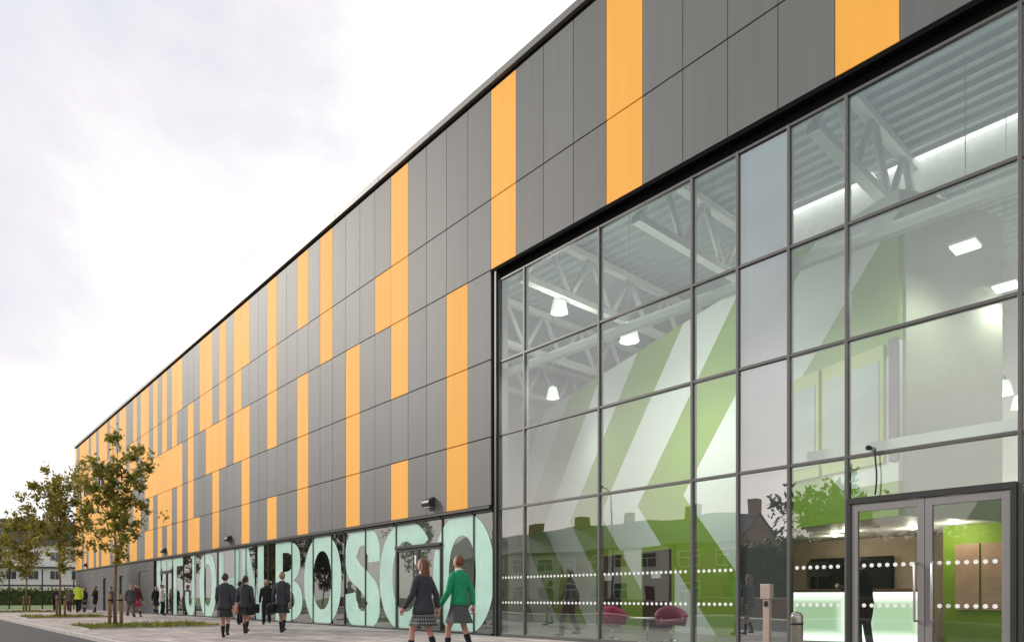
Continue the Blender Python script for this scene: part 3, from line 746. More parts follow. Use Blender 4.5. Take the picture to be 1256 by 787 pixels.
# ------------------------------------------------------------------ lamps and small fittings on the facade
b = MB(); n = 10
prof = [(0, -.17)] + [(-.22 * math.sin(math.pi * i / (2 * n) ) , .17 - .34 * (1 - math.cos(math.pi * i / (2 * n)))) for i in range(n + 1)]
prof = [(0, .17)] + [(-.24 * math.sin(R(a)), .17 * math.cos(R(a))) for a in range(10, 111, 10)] + [(-.20, -.11), (0, -.11)]
L = [(-.19, y, z) for y, z in prof]; Rr = [(.19, y, z) for y, z in prof]
k = len(prof)
b.mesh(L + Rr, [tuple(range(k)), tuple(reversed(range(k, 2 * k)))] + [(i, k + i, k + (i + 1) % k, (i + 1) % k) for i in range(k)], M['lampdark'])
wl0 = empty('wall_light', (-16.7, YF, 3.80))
b.build('hood', wl0, bevel=.01)
b = MB(); b.box(-.15, .15, -.19, -.02, -.125, -.112, M['white']); b.build('lens', wl0)
b = MB(); b.box(-.12, .12, -.02, .0, -.2, .2, M['lampdark']); b.build('back_plate', wl0)
for i, (x, lb) in enumerate(((-16.7, 'dark half-round wall light just above the last window letter by the entrance'), (-33.4, 'dark half-round wall light over the window above the two pupils in blazers'),
                (-44.3, 'dark half-round wall light over the start of the window lettering'), (-56.0, 'dark half-round wall light behind the tallest street tree'), (-67.9, 'dark half-round wall light at the far end of the grey base wall'))):
    o = wl0 if i == 0 else copy_tree(wl0)
    o.location = (x, YF, 3.80); tag(o, lb, 'wall light', 'half-round lights along the facade')
cc = empty('security_camera', (-4.42, .02, 3.455)); cc.scale = (.7, .7, .7); tag(cc, 'small dark dome camera on the frame above the entrance doors', 'camera')
b = MB(); b.tube([(0, 0, 0), (0, -.09, 0)], .05, M['fence'], 12); b.build('mount', cc)
b = MB(); b.ball((0, -.12, -.01), .06, M['black']); b.build('dome', cc)
b = MB()
b.tube([(-4.33, -.04, 3.40), (-4.315, -.035, 3.2), (-4.30, -.035, 3.0), (-4.305, -.035, 2.85), (-4.32, -.045, 2.68)], .014, M['black'], 8)
tag(b.build('cable'), 'loose black cable hanging down the glass above the entrance doors', 'cable')

# pendant lamps in the hall
def pendant(px, py, Z, lb, sc=1.0, pw=1.0):
    Xc = (px - 628) / F * Z; p = (-Z * math.cos(TH) + Xc * math.sin(TH), -D + Z * math.sin(TH) + Xc * math.cos(TH), EYE + (732.5 - py) * Z / F)
    o = empty('pendant_lamp', p); tag(o, lb, 'pendant lamp', 'white pendant lamps in the hall')
    b = MB(); r = .25 * sc
    rings = [[(rr * math.cos(2 * math.pi * k / 20), rr * math.sin(2 * math.pi * k / 20), z) for k in range(20)] for rr, z in ((.09 * sc, .24 * sc), (.15 * sc, .22 * sc), (.2 * sc, .05), (r, -.2 * sc))]
    b.loft(rings, M['lamp']); b.build('lamp_shade', o)
    b = MB(); b.tube([(0, 0, .235 * sc), (0, 0, .36 * sc)], .07 * sc, M['steel'], 14); b.build('lamp_cap', o)
    b = MB(); b.tube([(0, 0, .22 * sc), (0, 0, max(.6, 10.9 - p[2]))], .008, M['steel'], 6); b.build('rod', o)
    l = bpy.data.lights.new('lamp_bulb', 'SPOT'); l.energy = 720 * pw; l.color = (1, .96, .88); l.shadow_soft_size = .5; l.spot_size = R(150); l.spot_blend = .8
    lo = bpy.data.objects.new('lamp_bulb', l); col.objects.link(lo); lo.location = (p[0], p[1], p[2] - .26 * sc)
    l = bpy.data.lights.new('lamp_bulb', 'POINT'); l.energy = 140 * pw; l.color = (1, .97, .92); l.shadow_soft_size = .3
    lo = bpy.data.objects.new('lamp_bulb', l); col.objects.link(lo); lo.location = (p[0], p[1], p[2] - .62 * sc)
pendant(686, 375, 19.5, 'white pendant lamp seen highest in the tall glazed hall')
pendant(772, 409, 17.5, 'white pendant lamp hanging in front of the top of the striped wall')
pendant(678, 482, 24, 'smallest white pendant lamp, low beside the striped wall', .9, .3)
pendant(1231, 476, 17, 'white pendant lamp over the gallery beside the plain green wall', .8)
pendant(1251, 493, 18, 'lower white pendant lamp over the gallery', .8)
for i, (px, py, Z) in enumerate(((1184, 303, 12.5), (1234, 352, 14))):
    Xc = (px - 628) / F * Z
    p = (-Z * math.cos(TH) + Xc * math.sin(TH), -D + Z * math.sin(TH) + Xc * math.cos(TH), EYE + (732.5 - py) * Z / F)
    b = MB(); b.box(-.2, .2, -.2, .2, -.02, .02, M['skylight']); b.box(-.22, .22, -.22, .22, .021, .06, M['white'])
    b.tube([(0, 0, .06), (0, 0, 10.9 - p[2])], .008, M['steel'], 6)
    l = bpy.data.lights.new('lamp_bulb', 'SPOT'); l.energy = 130; l.color = (1, .97, .92); l.shadow_soft_size = .35; l.spot_size = R(160); l.spot_blend = .7
    lo = bpy.data.objects.new('lamp_bulb', l); col.objects.link(lo); lo.location = (p[0], p[1], p[2] - .06)
    tag(b.build('panel_light', loc=p), ('square hanging panel light above the entrance doors', 'square hanging panel light further into the hall than its twin')[i], 'panel light', 'square panel lights')

# ------------------------------------------------------------------ furniture in the hall
def tub_chair(loc, rz, m, lb):
    o = empty('tub_chair', loc, rz); tag(o, lb, 'chair', 'tub chairs around the low table')
    b = MB(); rings = []
    for z, s in ((.40, .88), (.43, 1.0), (.49, 1.0), (.51, .94)):
        rings.append([(.30 * s * math.copysign(abs(math.cos(t)) ** .7, math.cos(t)), .29 * s * math.copysign(abs(math.sin(t)) ** .7, math.sin(t)), z) for t in [2 * math.pi * k / 20 for k in range(20)]])
    b.loft(rings, m); b.build('seat', o)
    b = MB(); n = 22; out, inn = [], []
    vs = []; fs = []
    for i in range(n + 1):
        a = R(-115 + 230 * i / n) + R(90)
        h = .62 + .22 * max(0, math.cos(a - R(90))) ** 1.5
        for rr, z in ((.31, .38), (.37, .60), (.36 + .02, h), (.31, h), (.29, .55), (.28, .38)):
            vs.append((rr * math.cos(a), rr * math.sin(a), z))
    for i in range(n):
        for k in range(6): fs.append((i * 6 + k, i * 6 + (k + 1) % 6, (i + 1) * 6 + (k + 1) % 6, (i + 1) * 6 + k))
    fs.append(tuple(range(6))); fs.append(tuple(reversed(range(n * 6, n * 6 + 6))))
    b.mesh(vs, fs, m, True); b.build('backrest', o)
    b = MB(); b.tube([(0, 0, .02), (0, 0, .40)], .03, M['steel'], 12); b.build('stem', o)
    b = MB()
    for k in range(4):
        a = R(45 + 90 * k); b.tube([(0, 0, .07), (.27 * math.cos(a), .27 * math.sin(a), .02)], .018, M['steel'], 8)
    b.build('star_base', o)
tub_chair((-10.62, .95, 0), R(-150), M['chair'], 'berry red tub chair on a steel star base inside the glass')
tub_chair((-9.15, 1.25, 0), R(40), M['chair2'], 'dark plum tub chair beside the low white table')
o = empty('coffee_table', (-9.85, 1.3, 0)); tag(o, 'low round white table on a steel stem between the tub chairs', 'table')
b = MB(); b.tube([(0, 0, .53), (0, 0, .555)], .42, M['white'], 32); b.build('table_top', o)
b = MB(); b.tube([(0, 0, .02), (0, 0, .53)], .025, M['steel'], 10); b.build('stem', o)
b = MB(); b.tube([(0, 0, 0), (0, 0, .02)], .24, M['steel'], 24); b.build('base', o)
# glowing reception desk
def desk_mat():
    m, nt, out = new_mat('desk_glow')
    g = N(nt, 'ShaderNodeTexCoord'); s = N(nt, 'ShaderNodeSeparateXYZ'); nt.links.new(g.outputs['UV'], s.inputs[0])
    vals = []
    for ax, k in (('X', .5), ('Y', .62)):
        a = N(nt, 'ShaderNodeMath', _operation='SUBTRACT'); a.inputs[1].default_value = .5; nt.links.new(s.outputs[ax], a.inputs[0])
        ab = N(nt, 'ShaderNodeMath', _operation='ABSOLUTE'); nt.links.new(a.outputs[0], ab.inputs[0])
        r = N(nt, 'ShaderNodeMapRange', _interpolation_type='SMOOTHSTEP'); r.inputs['From Min'].default_value = .22; r.inputs['From Max'].default_value = .46; nt.links.new(ab.outputs[0], r.inputs['Value'])
        vals.append(r)
    mxm = N(nt, 'ShaderNodeMath', _operation='MAXIMUM'); nt.links.new(vals[0].outputs[0], mxm.inputs[0]); nt.links.new(vals[1].outputs[0], mxm.inputs[1])
    mx = N(nt, 'ShaderNodeMix', _data_type='RGBA'); mx.inputs[6].default_value = (.52, .72, .46, 1); mx.inputs[7].default_value = (1.7, 1.7, 1.55, 1)
    nt.links.new(mxm.outputs[0], mx.inputs['Factor'])
    e = N(nt, 'ShaderNodeEmission', Strength=1.05); nt.links.new(mx.outputs[2], e.inputs['Color']); nt.links.new(e.outputs[0], out.inputs['Surface'])
    return m
M['desk'] = desk_mat()
da, db = Vector((-7.6, 3.2)), Vector((-4.75, 4.15))
ro = empty('reception_desk', ((da.x + db.x) / 2, (da.y + db.y) / 2, 0), math.atan2(db.y - da.y, db.x - da.x)); dl = (db - da).length / 2
tag(ro, 'backlit white and green glass reception desk behind the entrance doors', 'desk')
b = MB(); b.box(-dl, dl, .05, .75, .06, 1.14, M['white']); b.build('body', ro)
b = MB(); b.box(-dl - .05, dl + .05, -.06, .8, 1.15, 1.21, M['timber']); b.build('counter_top', ro, bevel=.006)
b = MB(); b.box(-dl + .05, dl - .05, .08, .7, 0, .055, M['steel']); b.build('plinth', ro)
cutx = [-dl, -dl + 1.55, dl]
for i in range(2):
    me = bpy.data.meshes.new('front_panel'); x0, x1 = cutx[i] + .006, cutx[i + 1] - .006
    me.from_pydata([(x0, .03, .06), (x1, .03, .06), (x1, .03, 1.14), (x0, .03, 1.14)], [], [(0, 1, 2, 3)])
    uv = me.uv_layers.new(name='UVMap')
    for li, c in enumerate(((0, 0), (1, 0), (1, 1), (0, 1))): uv.data[li].uv = c
    me.materials.append(M['desk']); o = bpy.data.objects.new('front_panel', me); col.objects.link(o); o.parent = ro
b = MB(); b.box(-.3, .3, -.02, .02, 1.5, 1.85, M['black']); b.box(-.02, .02, -.02, .02, 1.21, 1.5, M['black']); b.box(-.12, .12, -.08, .08, 1.211, 1.225, M['black'])
mo = b.build('computer_monitor', loc=(ro.location.x - .9, ro.location.y + .35, 0)); mo.scale = (.8, .8, 1); tag(mo, 'black computer screen standing on the reception desk', 'monitor')

# post and bollard in front of the entrance
o = empty('access_post', (-4.5, -3.2, 0)); tag(o, 'slim pinkish metal access post with a reader box at its top by the entrance', 'post')
b = MB(); b.box(-.045, .045, -.035, .035, 0, 1.0, M['post']); b.build('post_shaft', o, bevel=.008)
b = MB(); b.box(-.075, .065, -.05, .05, 1.0, 1.2, M['post']); b.build('reader_box', o, bevel=.01)
b = MB(); b.ball((0, -.045, .94), (.03, .02, .04), M['black']); b.build('sensor', o)
o = empty('bollard', (-4.22, -2.95, 0)); tag(o, 'round topped brushed steel bollard standing by the entrance glass', 'bollard')
b = MB(); rr = .08; rings = [[(r * math.cos(2 * math.pi * k / 24), r * math.sin(2 * math.pi * k / 24), z) for k in range(24)] for r, z in [(rr, 0), (rr, .76)] + [(rr * math.cos(R(a)), .76 + rr * math.sin(R(a))) for a in (15, 30, 45, 60, 75, 86)]]
b.loft(rings, M['bollard']); b.build('bollard_post', o)
b = MB(); b.tube([(0, 0, .66), (0, 0, .69)], rr + .003, M['frame_dark'], 24); b.build('band', o)

# ------------------------------------------------------------------ trees
LEAVES = ['leafA', 'leafA', 'leafB', 'leafB', 'leafC', 'leafD']
def tree_mesh(h, wid, seed, nclump, per, leaf, clear=.30, rtrunk=.055, mats=LEAVES):
    rnd = random.Random(seed); t = MB(); c = MB()
    tips = []
    lean = [(rnd.uniform(-.04, .04), rnd.uniform(-.04, .04)) for _ in range(6)]
    tp = []; px = py = 0
    for i in range(8):
        f = i / 7; px += rnd.uniform(-.03, .03); py += rnd.uniform(-.03, .03)
        tp.append(Vector((px, py, f * h * .86)))
    t.tube(tp, [rtrunk * (1 - .85 * i / 7) + .006 for i in range(8)], M['bark'], 9)
    def at(z):
        f = max(0, min(6.999, z / (h * .86) * 7)); i = int(f); return tp[i].lerp(tp[i + 1], f - i)
    nb = 15
    for k in range(nb):
        f = k / (nb - 1); z0 = h * (clear + .50 * f); a = k * 2.4 + rnd.uniform(-.4, .4)
        ln = wid * .5 * (1.0 - .55 * abs(f - .35)) * rnd.uniform(.8, 1.15); rise = ln * rnd.uniform(1.0, 1.9)
        s = at(z0); pts = [s]
        for q in range(1, 5):
            u = q / 4
            pts.append(s + Vector((math.cos(a) * ln * (u ** .8), math.sin(a) * ln * (u ** .8), rise * u ** 1.25)) + Vector((rnd.uniform(-.05, .05), rnd.uniform(-.05, .05), 0)))
        r0 = rtrunk * .42 * (1 - .5 * f)
        t.tube(pts, [r0 * (1 - .75 * q / 4) + .003 for q in range(5)], M['bark'], 6)
        for q in (1, 2, 3, 4):
            tips.append(pts[q])
            for _ in range(2):
                b = pts[q] + Vector((rnd.gauss(0, .22), rnd.gauss(0, .22), rnd.uniform(-.05, .35))) * (wid / 2.5)
                t.tube([pts[q], b], [.008, .003], M['bark'], 4); tips.append(b)
    tips.append(tp[-1]); tips.append(tp[-1] + Vector((0, 0, h * .1))); t.tube([tp[-1], tp[-1] + Vector((0, 0, h * .1))], [.01, .003], M['bark'], 4)
    lm = [M[x] for x in mats]
    for _ in range(nclump):
        q = rnd.choice(tips); dens = rnd.uniform(.05, .15) * (wid / 2.5)
        mm = rnd.choice(lm)
        for _ in range(per):
            p = q + Vector((rnd.gauss(0, dens), rnd.gauss(0, dens), rnd.gauss(-.03, dens)))
            d = Vector((rnd.gauss(0, 1), rnd.gauss(0, 1), rnd.gauss(-.5, .8))).normalized(); u = d.orthogonal().normalized(); v = d.cross(u)
            an = rnd.uniform(0, 6.28); u, v = u * math.cos(an) + v * math.sin(an), v * math.cos(an) - u * math.sin(an)
            L = leaf * rnd.uniform(.6, 1.25); W = L * .42
            m_ = mm if rnd.random() < .7 else rnd.choice(lm)
            c.face([p - d * L * .5, p + u * W * .5 + v * W * .1, p + d * L * .5, p - u * W * .5 + v * W * .1], m_)
    return t, c
def tree(name, loc, h, wid, seed, nclump, per, leaf, lb, group=None, rz=0, **kw):
    o = empty(name, loc, rz); tag(o, lb, 'tree', group)
    t, c = tree_mesh(h, wid, seed, nclump, per, leaf, **kw)
    t.build('trunk', o); c.build('crown', o); return o
GT = 'young street trees in planting beds'
T1 = (-27.2, -6.2); T2 = (-42.5, -5.6); T3 = (-59.5, -5.2); T4 = (-79.0, -5.2)
tree('street_tree', (*T1, 0), 6.9, 2.2, 11, 240, 17, .19, 'tall young tree with olive leaves in the nearest grass bed', GT)
tree('street_tree', (*T2, 0), 7.6, 3.3, 23, 260, 16, .24, 'second young tree, in the bed behind the tallest one', GT)
tree('street_tree', (*T3, 0), 7.4, 3.0, 37, 260, 15, .25, 'wide yellowish young tree near the green mesh fence', GT)
tree('street_tree', (*T4, 0), 7.3, 3.2, 41, 260, 14, .28, 'young tree cut by the edge of the picture before the field', GT)
for i, (tx, ty) in enumerate((T1, T2, T3)):
    for k, s in enumerate((-1, 1)):
        wh = ('nearest tree', 'second tree', 'third tree')[i]
        o = empty('tree_stake', (tx + (.15 if s > 0 else .05), ty + s * .17, 0))
        tag(o, 'short timber stake %s the trunk of the %s' % (('in front of', 'behind')[k], wh), 'stake', 'timber tree stakes')
        b = MB(); b.tube([(0, 0, 0), (0, 0, 1.12), (0, 0, 1.15)], [.055, .055, .045], M['stake'], 12); b.build('stake_post', o)
        b = MB(); b.tube([(0, 0, .93), (tx - o.location.x, ty - o.location.y, .93)], .018, M['rubber'], 6); b.tube([(0, 0, .90), (0, 0, .97)], .06, M['rubber'], 12); b.build('tie_strap', o)
# planting beds with rough grass
def bed(x0, x1, y0, y1, seed, lb, dens=1.0):
    o = empty('planting_bed', ((x0 + x1) / 2, (y0 + y1) / 2, 0)); tag(o, lb, 'planting bed', 'grass beds under the street trees')
    hx, hy = (x1 - x0) / 2, (y1 - y0) / 2
    b = MB(); b.box(-hx, hx, -hy, hy, -.02, .03, M['earth']); b.build('soil', o)
    b = MB(); e_ = .06
    b.box(-hx - e_, hx + e_, -hy - e_, -hy - .001, -.02, .035, M['kerb']); b.box(-hx - e_, hx + e_, hy + .001, hy + e_, -.02, .035, M['kerb'])
    b.box(-hx - e_, -hx - .001, -hy, hy, -.02, .035, M['kerb']); b.box(hx + .001, hx + e_, -hy, hy, -.02, .035, M['kerb'])
    b.build('edging', o)
    rnd = random.Random(seed); g = MB()
    tufts = [(rnd.uniform(-hx, hx), rnd.uniform(-hy, hy), rnd.uniform(.5, 1.3)) for _ in range(int(260 * dens))]
    for tx, ty, s in tufts:
        mm = M[rnd.choice(('blade', 'blade', 'leafB', 'leafC'))]
        for _ in range(11):
            x, y = max(-hx, min(hx, tx + rnd.gauss(0, .07))), max(-hy, min(hy, ty + rnd.gauss(0, .07))); a = rnd.uniform(0, 6.28); hh = .13 * s * rnd.uniform(.5, 1.2)
            dx, dy = math.cos(a) * .014, math.sin(a) * .014; lx, ly = rnd.gauss(0, .05), rnd.gauss(0, .05)
            g.face([(x - dx, y - dy, .03), (x + dx, y + dy, .03), (x + lx, y + ly, .03 + hh)], mm)
    g.build('grass', o)['kind'] = 'stuff'
bed(-29.0, -25.2, -7.3, -3.2, 1, 'rough grass bed around the nearest tree')
bed(-45.0, -40.5, -7.2, -3.6, 2, 'rough grass bed around the second tree', .8)
bed(-62.0, -57.5, -7.2, -3.6, 3, 'rough grass bed around the third tree', .8)

# ------------------------------------------------------------------ far left: fence, field, apartments
fo = empty('mesh_fence', (-75.0, 0, 0)); tag(fo, 'tall dark green sports mesh fence between the pavement and the field', 'fence')
ys = [-7.2 + i * 2.45 for i in range(4)]
for y in ys:
    b = MB(); b.box(-.05, .05, y - .05, y + .05, -.1, 3.6, M['fence']); b.build('post', fo)
b = MB()
for i in range(3):
    y0, y1 = ys[i] + .051, ys[i + 1] - .051
    k = 0; y = y0
    while y < y1: b.box(-.004, .004, y, y + .008, .05, 3.5, M['fence']); y += .09
    for z in [.08 + .2 * q for q in range(18)]: b.box(-.012, -.005, y0, y1, z, z + .012, M['fence'])
b.build('mesh_panel', fo)
f2 = empty('mesh_fence', (-75.1, -7.3, 0)); tag(f2, 'long green mesh fence running away along the field by the road', 'fence')
xs = [0 - i * 2.6 for i in range(1, 16)]
for x in xs:
    b = MB(); b.box(x - .05, x + .05, -.05, .05, -.1, 3.6, M['fence']); b.build('post', f2)
b = MB()
for x0, x1 in zip(xs[1:], xs):
    x = x0 + .06
    while x < x1 - .06: b.box(x, x + .01, -.004, .004, .05, 3.5, M['fence']); x += .16
    for z in [.08 + .4 * q for q in range(9)]: b.box(x0 + .06, x1 - .06, -.012, -.005, z, z + .014, M['fence'])
b.build('mesh_panel', f2)
def apartment(loc, rz, W, Dp, st, lb, wm):
    o = empty('apartment_block', loc, rz); tag(o, lb, 'apartment block')
    H = st * 3.1 + .4
    b = MB(); b.box(-W / 2, W / 2, 0, Dp, -.1, H, wm); b.build('wall', o)
    b = MB(); e_ = .6; zr = H; zz = H + 4.6
    b.mesh([(-W / 2 - e_, -e_, zr), (W / 2 + e_, -e_, zr), (W / 2 + e_, Dp + e_, zr), (-W / 2 - e_, Dp + e_, zr), (-W / 2 + 2.5, Dp / 2, zz), (W / 2 - 2.5, Dp / 2, zz)],
           [(0, 1, 5, 4), (1, 2, 5), (2, 3, 4, 5), (3, 0, 4), (3, 2, 1, 0)], M['slate']); rf = b.build('roof', o)
    for x in (-W * .25, W * .2):
        b = MB(); b.box(x - .5, x + .5, Dp / 2 - .4, Dp / 2 + .4, zz - 1, zz + 1.0, M['redbrick']); b.build('chimney', rf)
    b = MB(); b.box(-W / 2 - .05, W / 2 + .05, -.06, -.001, 2.9, 3.15, M['slate']); b.box(-W / 2 - .05, W / 2 + .05, -.5, -.001, 5.9, 6.15, M['slate']); b.build('balcony_band', o)
    n = int(W / 3.0)
    for s in range(st):
        for i in range(n):
            x = -W / 2 + W * (i + .5) / n; z = .9 + 3.1 * s
            b = MB(); b.box(x - .75, x + .75, -.05, -.001, z, z + 1.5, M['white']); f = b.build('window', o)
            b = MB(); b.box(x - .67, x - .03, -.06, -.051, z + .08, z + 1.42, M['winglass']); b.box(x + .03, x + .67, -.06, -.051, z + .08, z + 1.42, M['winglass']); b.build('pane', f)
apartment((-138, -3, 0), R(72), 30, 11, 3, 'white rendered apartment block with a dark slate roof beyond the field', M['render'])
apartment((-150, 42, 0), R(70), 24, 11, 3, 'grey rendered apartment block half hidden behind the school end', M['render2'])
o = empty('hedge', (-117, 8, 0)); tag(o, 'clipped dark hedge along the back of the field', 'hedge')
b = MB(); rnd = random.Random(5)
for _ in range(5200):
    p_ = Vector((rnd.uniform(-.8, .8), rnd.uniform(-17, 24), rnd.uniform(.05, 2.3 + .25 * math.sin(_)))); d_ = Vector((rnd.gauss(0, 1), rnd.gauss(0, 1), rnd.gauss(0, 1))).normalized(); u_ = d_.orthogonal().normalized()
    b.face([p_ - d_ * .25, p_ + u_ * .14, p_ + d_ * .25, p_ - u_ * .14], M[rnd.choice(('leafD', 'leafD', 'leafB'))])
b.build('foliage', o)
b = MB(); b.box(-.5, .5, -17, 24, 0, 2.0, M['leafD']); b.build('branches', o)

# ------------------------------------------------------------------ across the road (seen in the glass)
def house(x, W, wm, lb, hgt=5.4, ridge=8.0, gable=False):
    o = empty('terraced_house', (x, -35.5, 0)); tag(o, lb, 'house', 'houses across the road')
    Dp = 8.0
    b = MB(); b.box(-W / 2, W / 2, -Dp, 0, -.1, hgt, wm)
    for s in (-1, 1):
        x_ = s * W / 2
        b.face([(x_, -Dp, hgt), (x_, 0, hgt), (x_, -Dp / 2, ridge - .08)], wm)
    b.build('wall', o)
    b = MB(); e_ = .3
    for y0, y1 in ((.3, -Dp / 2), (-Dp - .3, -Dp / 2)):
        b.mesh([(-W / 2 - .05, y0, hgt - .1), (W / 2 + .05, y0, hgt - .1), (W / 2 + .05, y1, ridge), (-W / 2 - .05, y1, ridge), (-W / 2 - .05, y0, hgt + .05), (W / 2 + .05, y0, hgt + .05), (W / 2 + .05, y1, ridge + .15), (-W / 2 - .05, y1, ridge + .15)],
               [(0, 1, 2, 3), (4, 7, 6, 5), (0, 4, 5, 1), (1, 5, 6, 2), (3, 7, 4, 0)], M['slate'])
    rf = b.build('roof', o)
    b = MB(); b.box(W / 2 - 1.0, W / 2 - .1, -Dp / 2 - .4, -Dp / 2 + .4, ridge - .6, ridge + 1.1, M['redbrick']); b.build('chimney', rf)
    for wx in (-W * .25, W * .25):
        for z in (.9, 3.5):
            if z < 1 and wx > 0:
                b = MB(); b.box(wx - .5, wx + .5, .001, .06, 0, 2.1, M['maroon']); d = b.build('door', o); b = MB(); b.ball((wx + .35, .08, 1.0), .04, M['steel'], 8, 6); b.build('handle', d); continue
            b = MB(); b.box(wx - .8, wx + .8, .001, .05, z, z + 1.35, M['white']); f = b.build('window', o)
            b = MB(); b.box(wx - .72, wx - .04, .051, .06, z + .08, z + .8, M['winglass']); b.box(wx + .04, wx + .72, .051, .06, z + .08, z + .8, M['winglass'])
            b.box(wx - .72, wx + .72, .051, .06, z + .87, z + 1.27, M['winglass']); b.build('pane', f)
cols = ['redbrick', 'redbrick', 'render2', 'redbrick', 'render', 'redbrick', 'redbrick', 'render2', 'redbrick', 'render']
desc = ['red brick', 'darker red brick', 'grey rendered', 'plain red brick', 'white rendered', 'red brick end', 'lone red brick', 'lone grey rendered', 'far red brick', 'far white rendered']
x = -62.8
for i in range(10):
    if i == 6: x += 15
    if i == 8: x += 5
    house(x, 6.4, M[cols[i]], desc[i] + ' two storey house across the road, number %s of the row' % ('one two three four five six seven eight nine ten'.split()[i]), ridge=8.0 if i < 6 else 7.6); x += 6.45
for i, (px_, py_, h, wd, lb) in enumerate(((-84, -30, 9, 6, 'broad dark tree at the end of the house row across the road'), (-18.0, -29.5, 7.4, 5.0, 'leafy tree in the gap between the houses across the road'),
                                       (-96, -28, 10, 7, 'tall dark tree beside the road past the houses'), (-108, -34, 11, 8, 'wide dark tree furthest along the road'))):
    tree('garden_tree', (px_, py_, 0), h, wd, 60 + i, 420, 16, .42, lb, 'trees across the road', clear=.2, rtrunk=.14, mats=['leafE', 'leafD', 'leafE'])
o = empty('tall_hedge', (-17.5, -31.5, 0)); tag(o, 'tall dark hedge added between the houses across the road to darken the glass reflection', 'hedge')  # unseen hedge, added to darken the reflection over the lobby glass
b = MB(); rnd = random.Random(9)
for _ in range(5200):
    p_ = Vector((rnd.uniform(-8.5, 8.5), rnd.uniform(-.7, .9), rnd.uniform(.05, 4.6 + .35 * math.sin(_)))); d_ = Vector((rnd.gauss(0, 1), rnd.gauss(0, 1), rnd.gauss(0, 1))).normalized(); u_ = d_.orthogonal().normalized()
    b.face([p_ - d_ * .24, p_ + u_ * .14, p_ + d_ * .24, p_ - u_ * .14], M[rnd.choice(('leafD', 'leafE', 'leafE'))])
b.build('foliage', o)
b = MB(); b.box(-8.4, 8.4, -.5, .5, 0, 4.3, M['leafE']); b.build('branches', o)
o = empty('street_lamp', (-28.5, -22.2, 0)); tag(o, 'tall grey street lamp on the far pavement across the road', 'street lamp')
b = MB(); b.tube([(0, 0, 0), (0, 0, 1.2), (0, 0, 1.25), (0, 0, 8)], [.10, .10, .065, .05], M['fence'], 10); b.build('pole', o)
b = MB(); b.tube([(0, 0, 7.9), (0, .5, 8.15), (0, 1.0, 8.2)], .035, M['fence'], 8); b.build('arm', o)
b = MB(); b.ball((0, 1.25, 8.2), (.14, .36, .09), M['doorframe']); b.build('lamp_head', o)
b = MB()
b.box(-70, 40, -24.3, -24.1, -.1, .95, M['redbrick']); b.box(-70, 40, -24.35, -24.05, .951, 1.03, M['kerb'])
tag(b.build('front_garden_wall'), 'long low brick wall in front of the houses across the road', 'wall')

# ------------------------------------------------------------------ people
def skin_mesh(verts, edges, radii, root):
    me = bpy.data.meshes.new('tmp_body'); me.from_pydata(verts, edges, [])
    ob = bpy.data.objects.new('tmp_body', me); col.objects.link(ob)
    md = ob.modifiers.new('skin', 'SKIN'); md.use_smooth_shade = True
    for i, r in enumerate(radii):
        sv = me.skin_vertices[0].data[i]; sv.radius = r if isinstance(r, tuple) else (r, r); sv.use_root = (i == root)
    sd_ = ob.modifiers.new('sub', 'SUBSURF'); sd_.levels = 2; sd_.render_levels = 2
    dg = bpy.context.evaluated_depsgraph_get(); ev = ob.evaluated_get(dg); m2 = bpy.data.meshes.new_from_object(ev)
    vs = [tuple(v.co) for v in m2.vertices]; fs = [tuple(p.vertices) for p in m2.polygons]
    bpy.data.objects.remove(ob); bpy.data.meshes.remove(m2); bpy.data.meshes.remove(me)
    return vs, fs
def ell(cx, cy, z, rx, ry, n=20, p=.85, wob=0):
    out = []
    for k in range(n):
        t = 2 * math.pi * k / n; c, s_ = math.cos(t), math.sin(t)
        w_ = 1 + wob * math.sin(t * 7)
        out.append(Vector((cx + rx * w_ * math.copysign(abs(c) ** p, c), cy + ry * w_ * math.copysign(abs(s_) ** p, s_), z)))
    return out
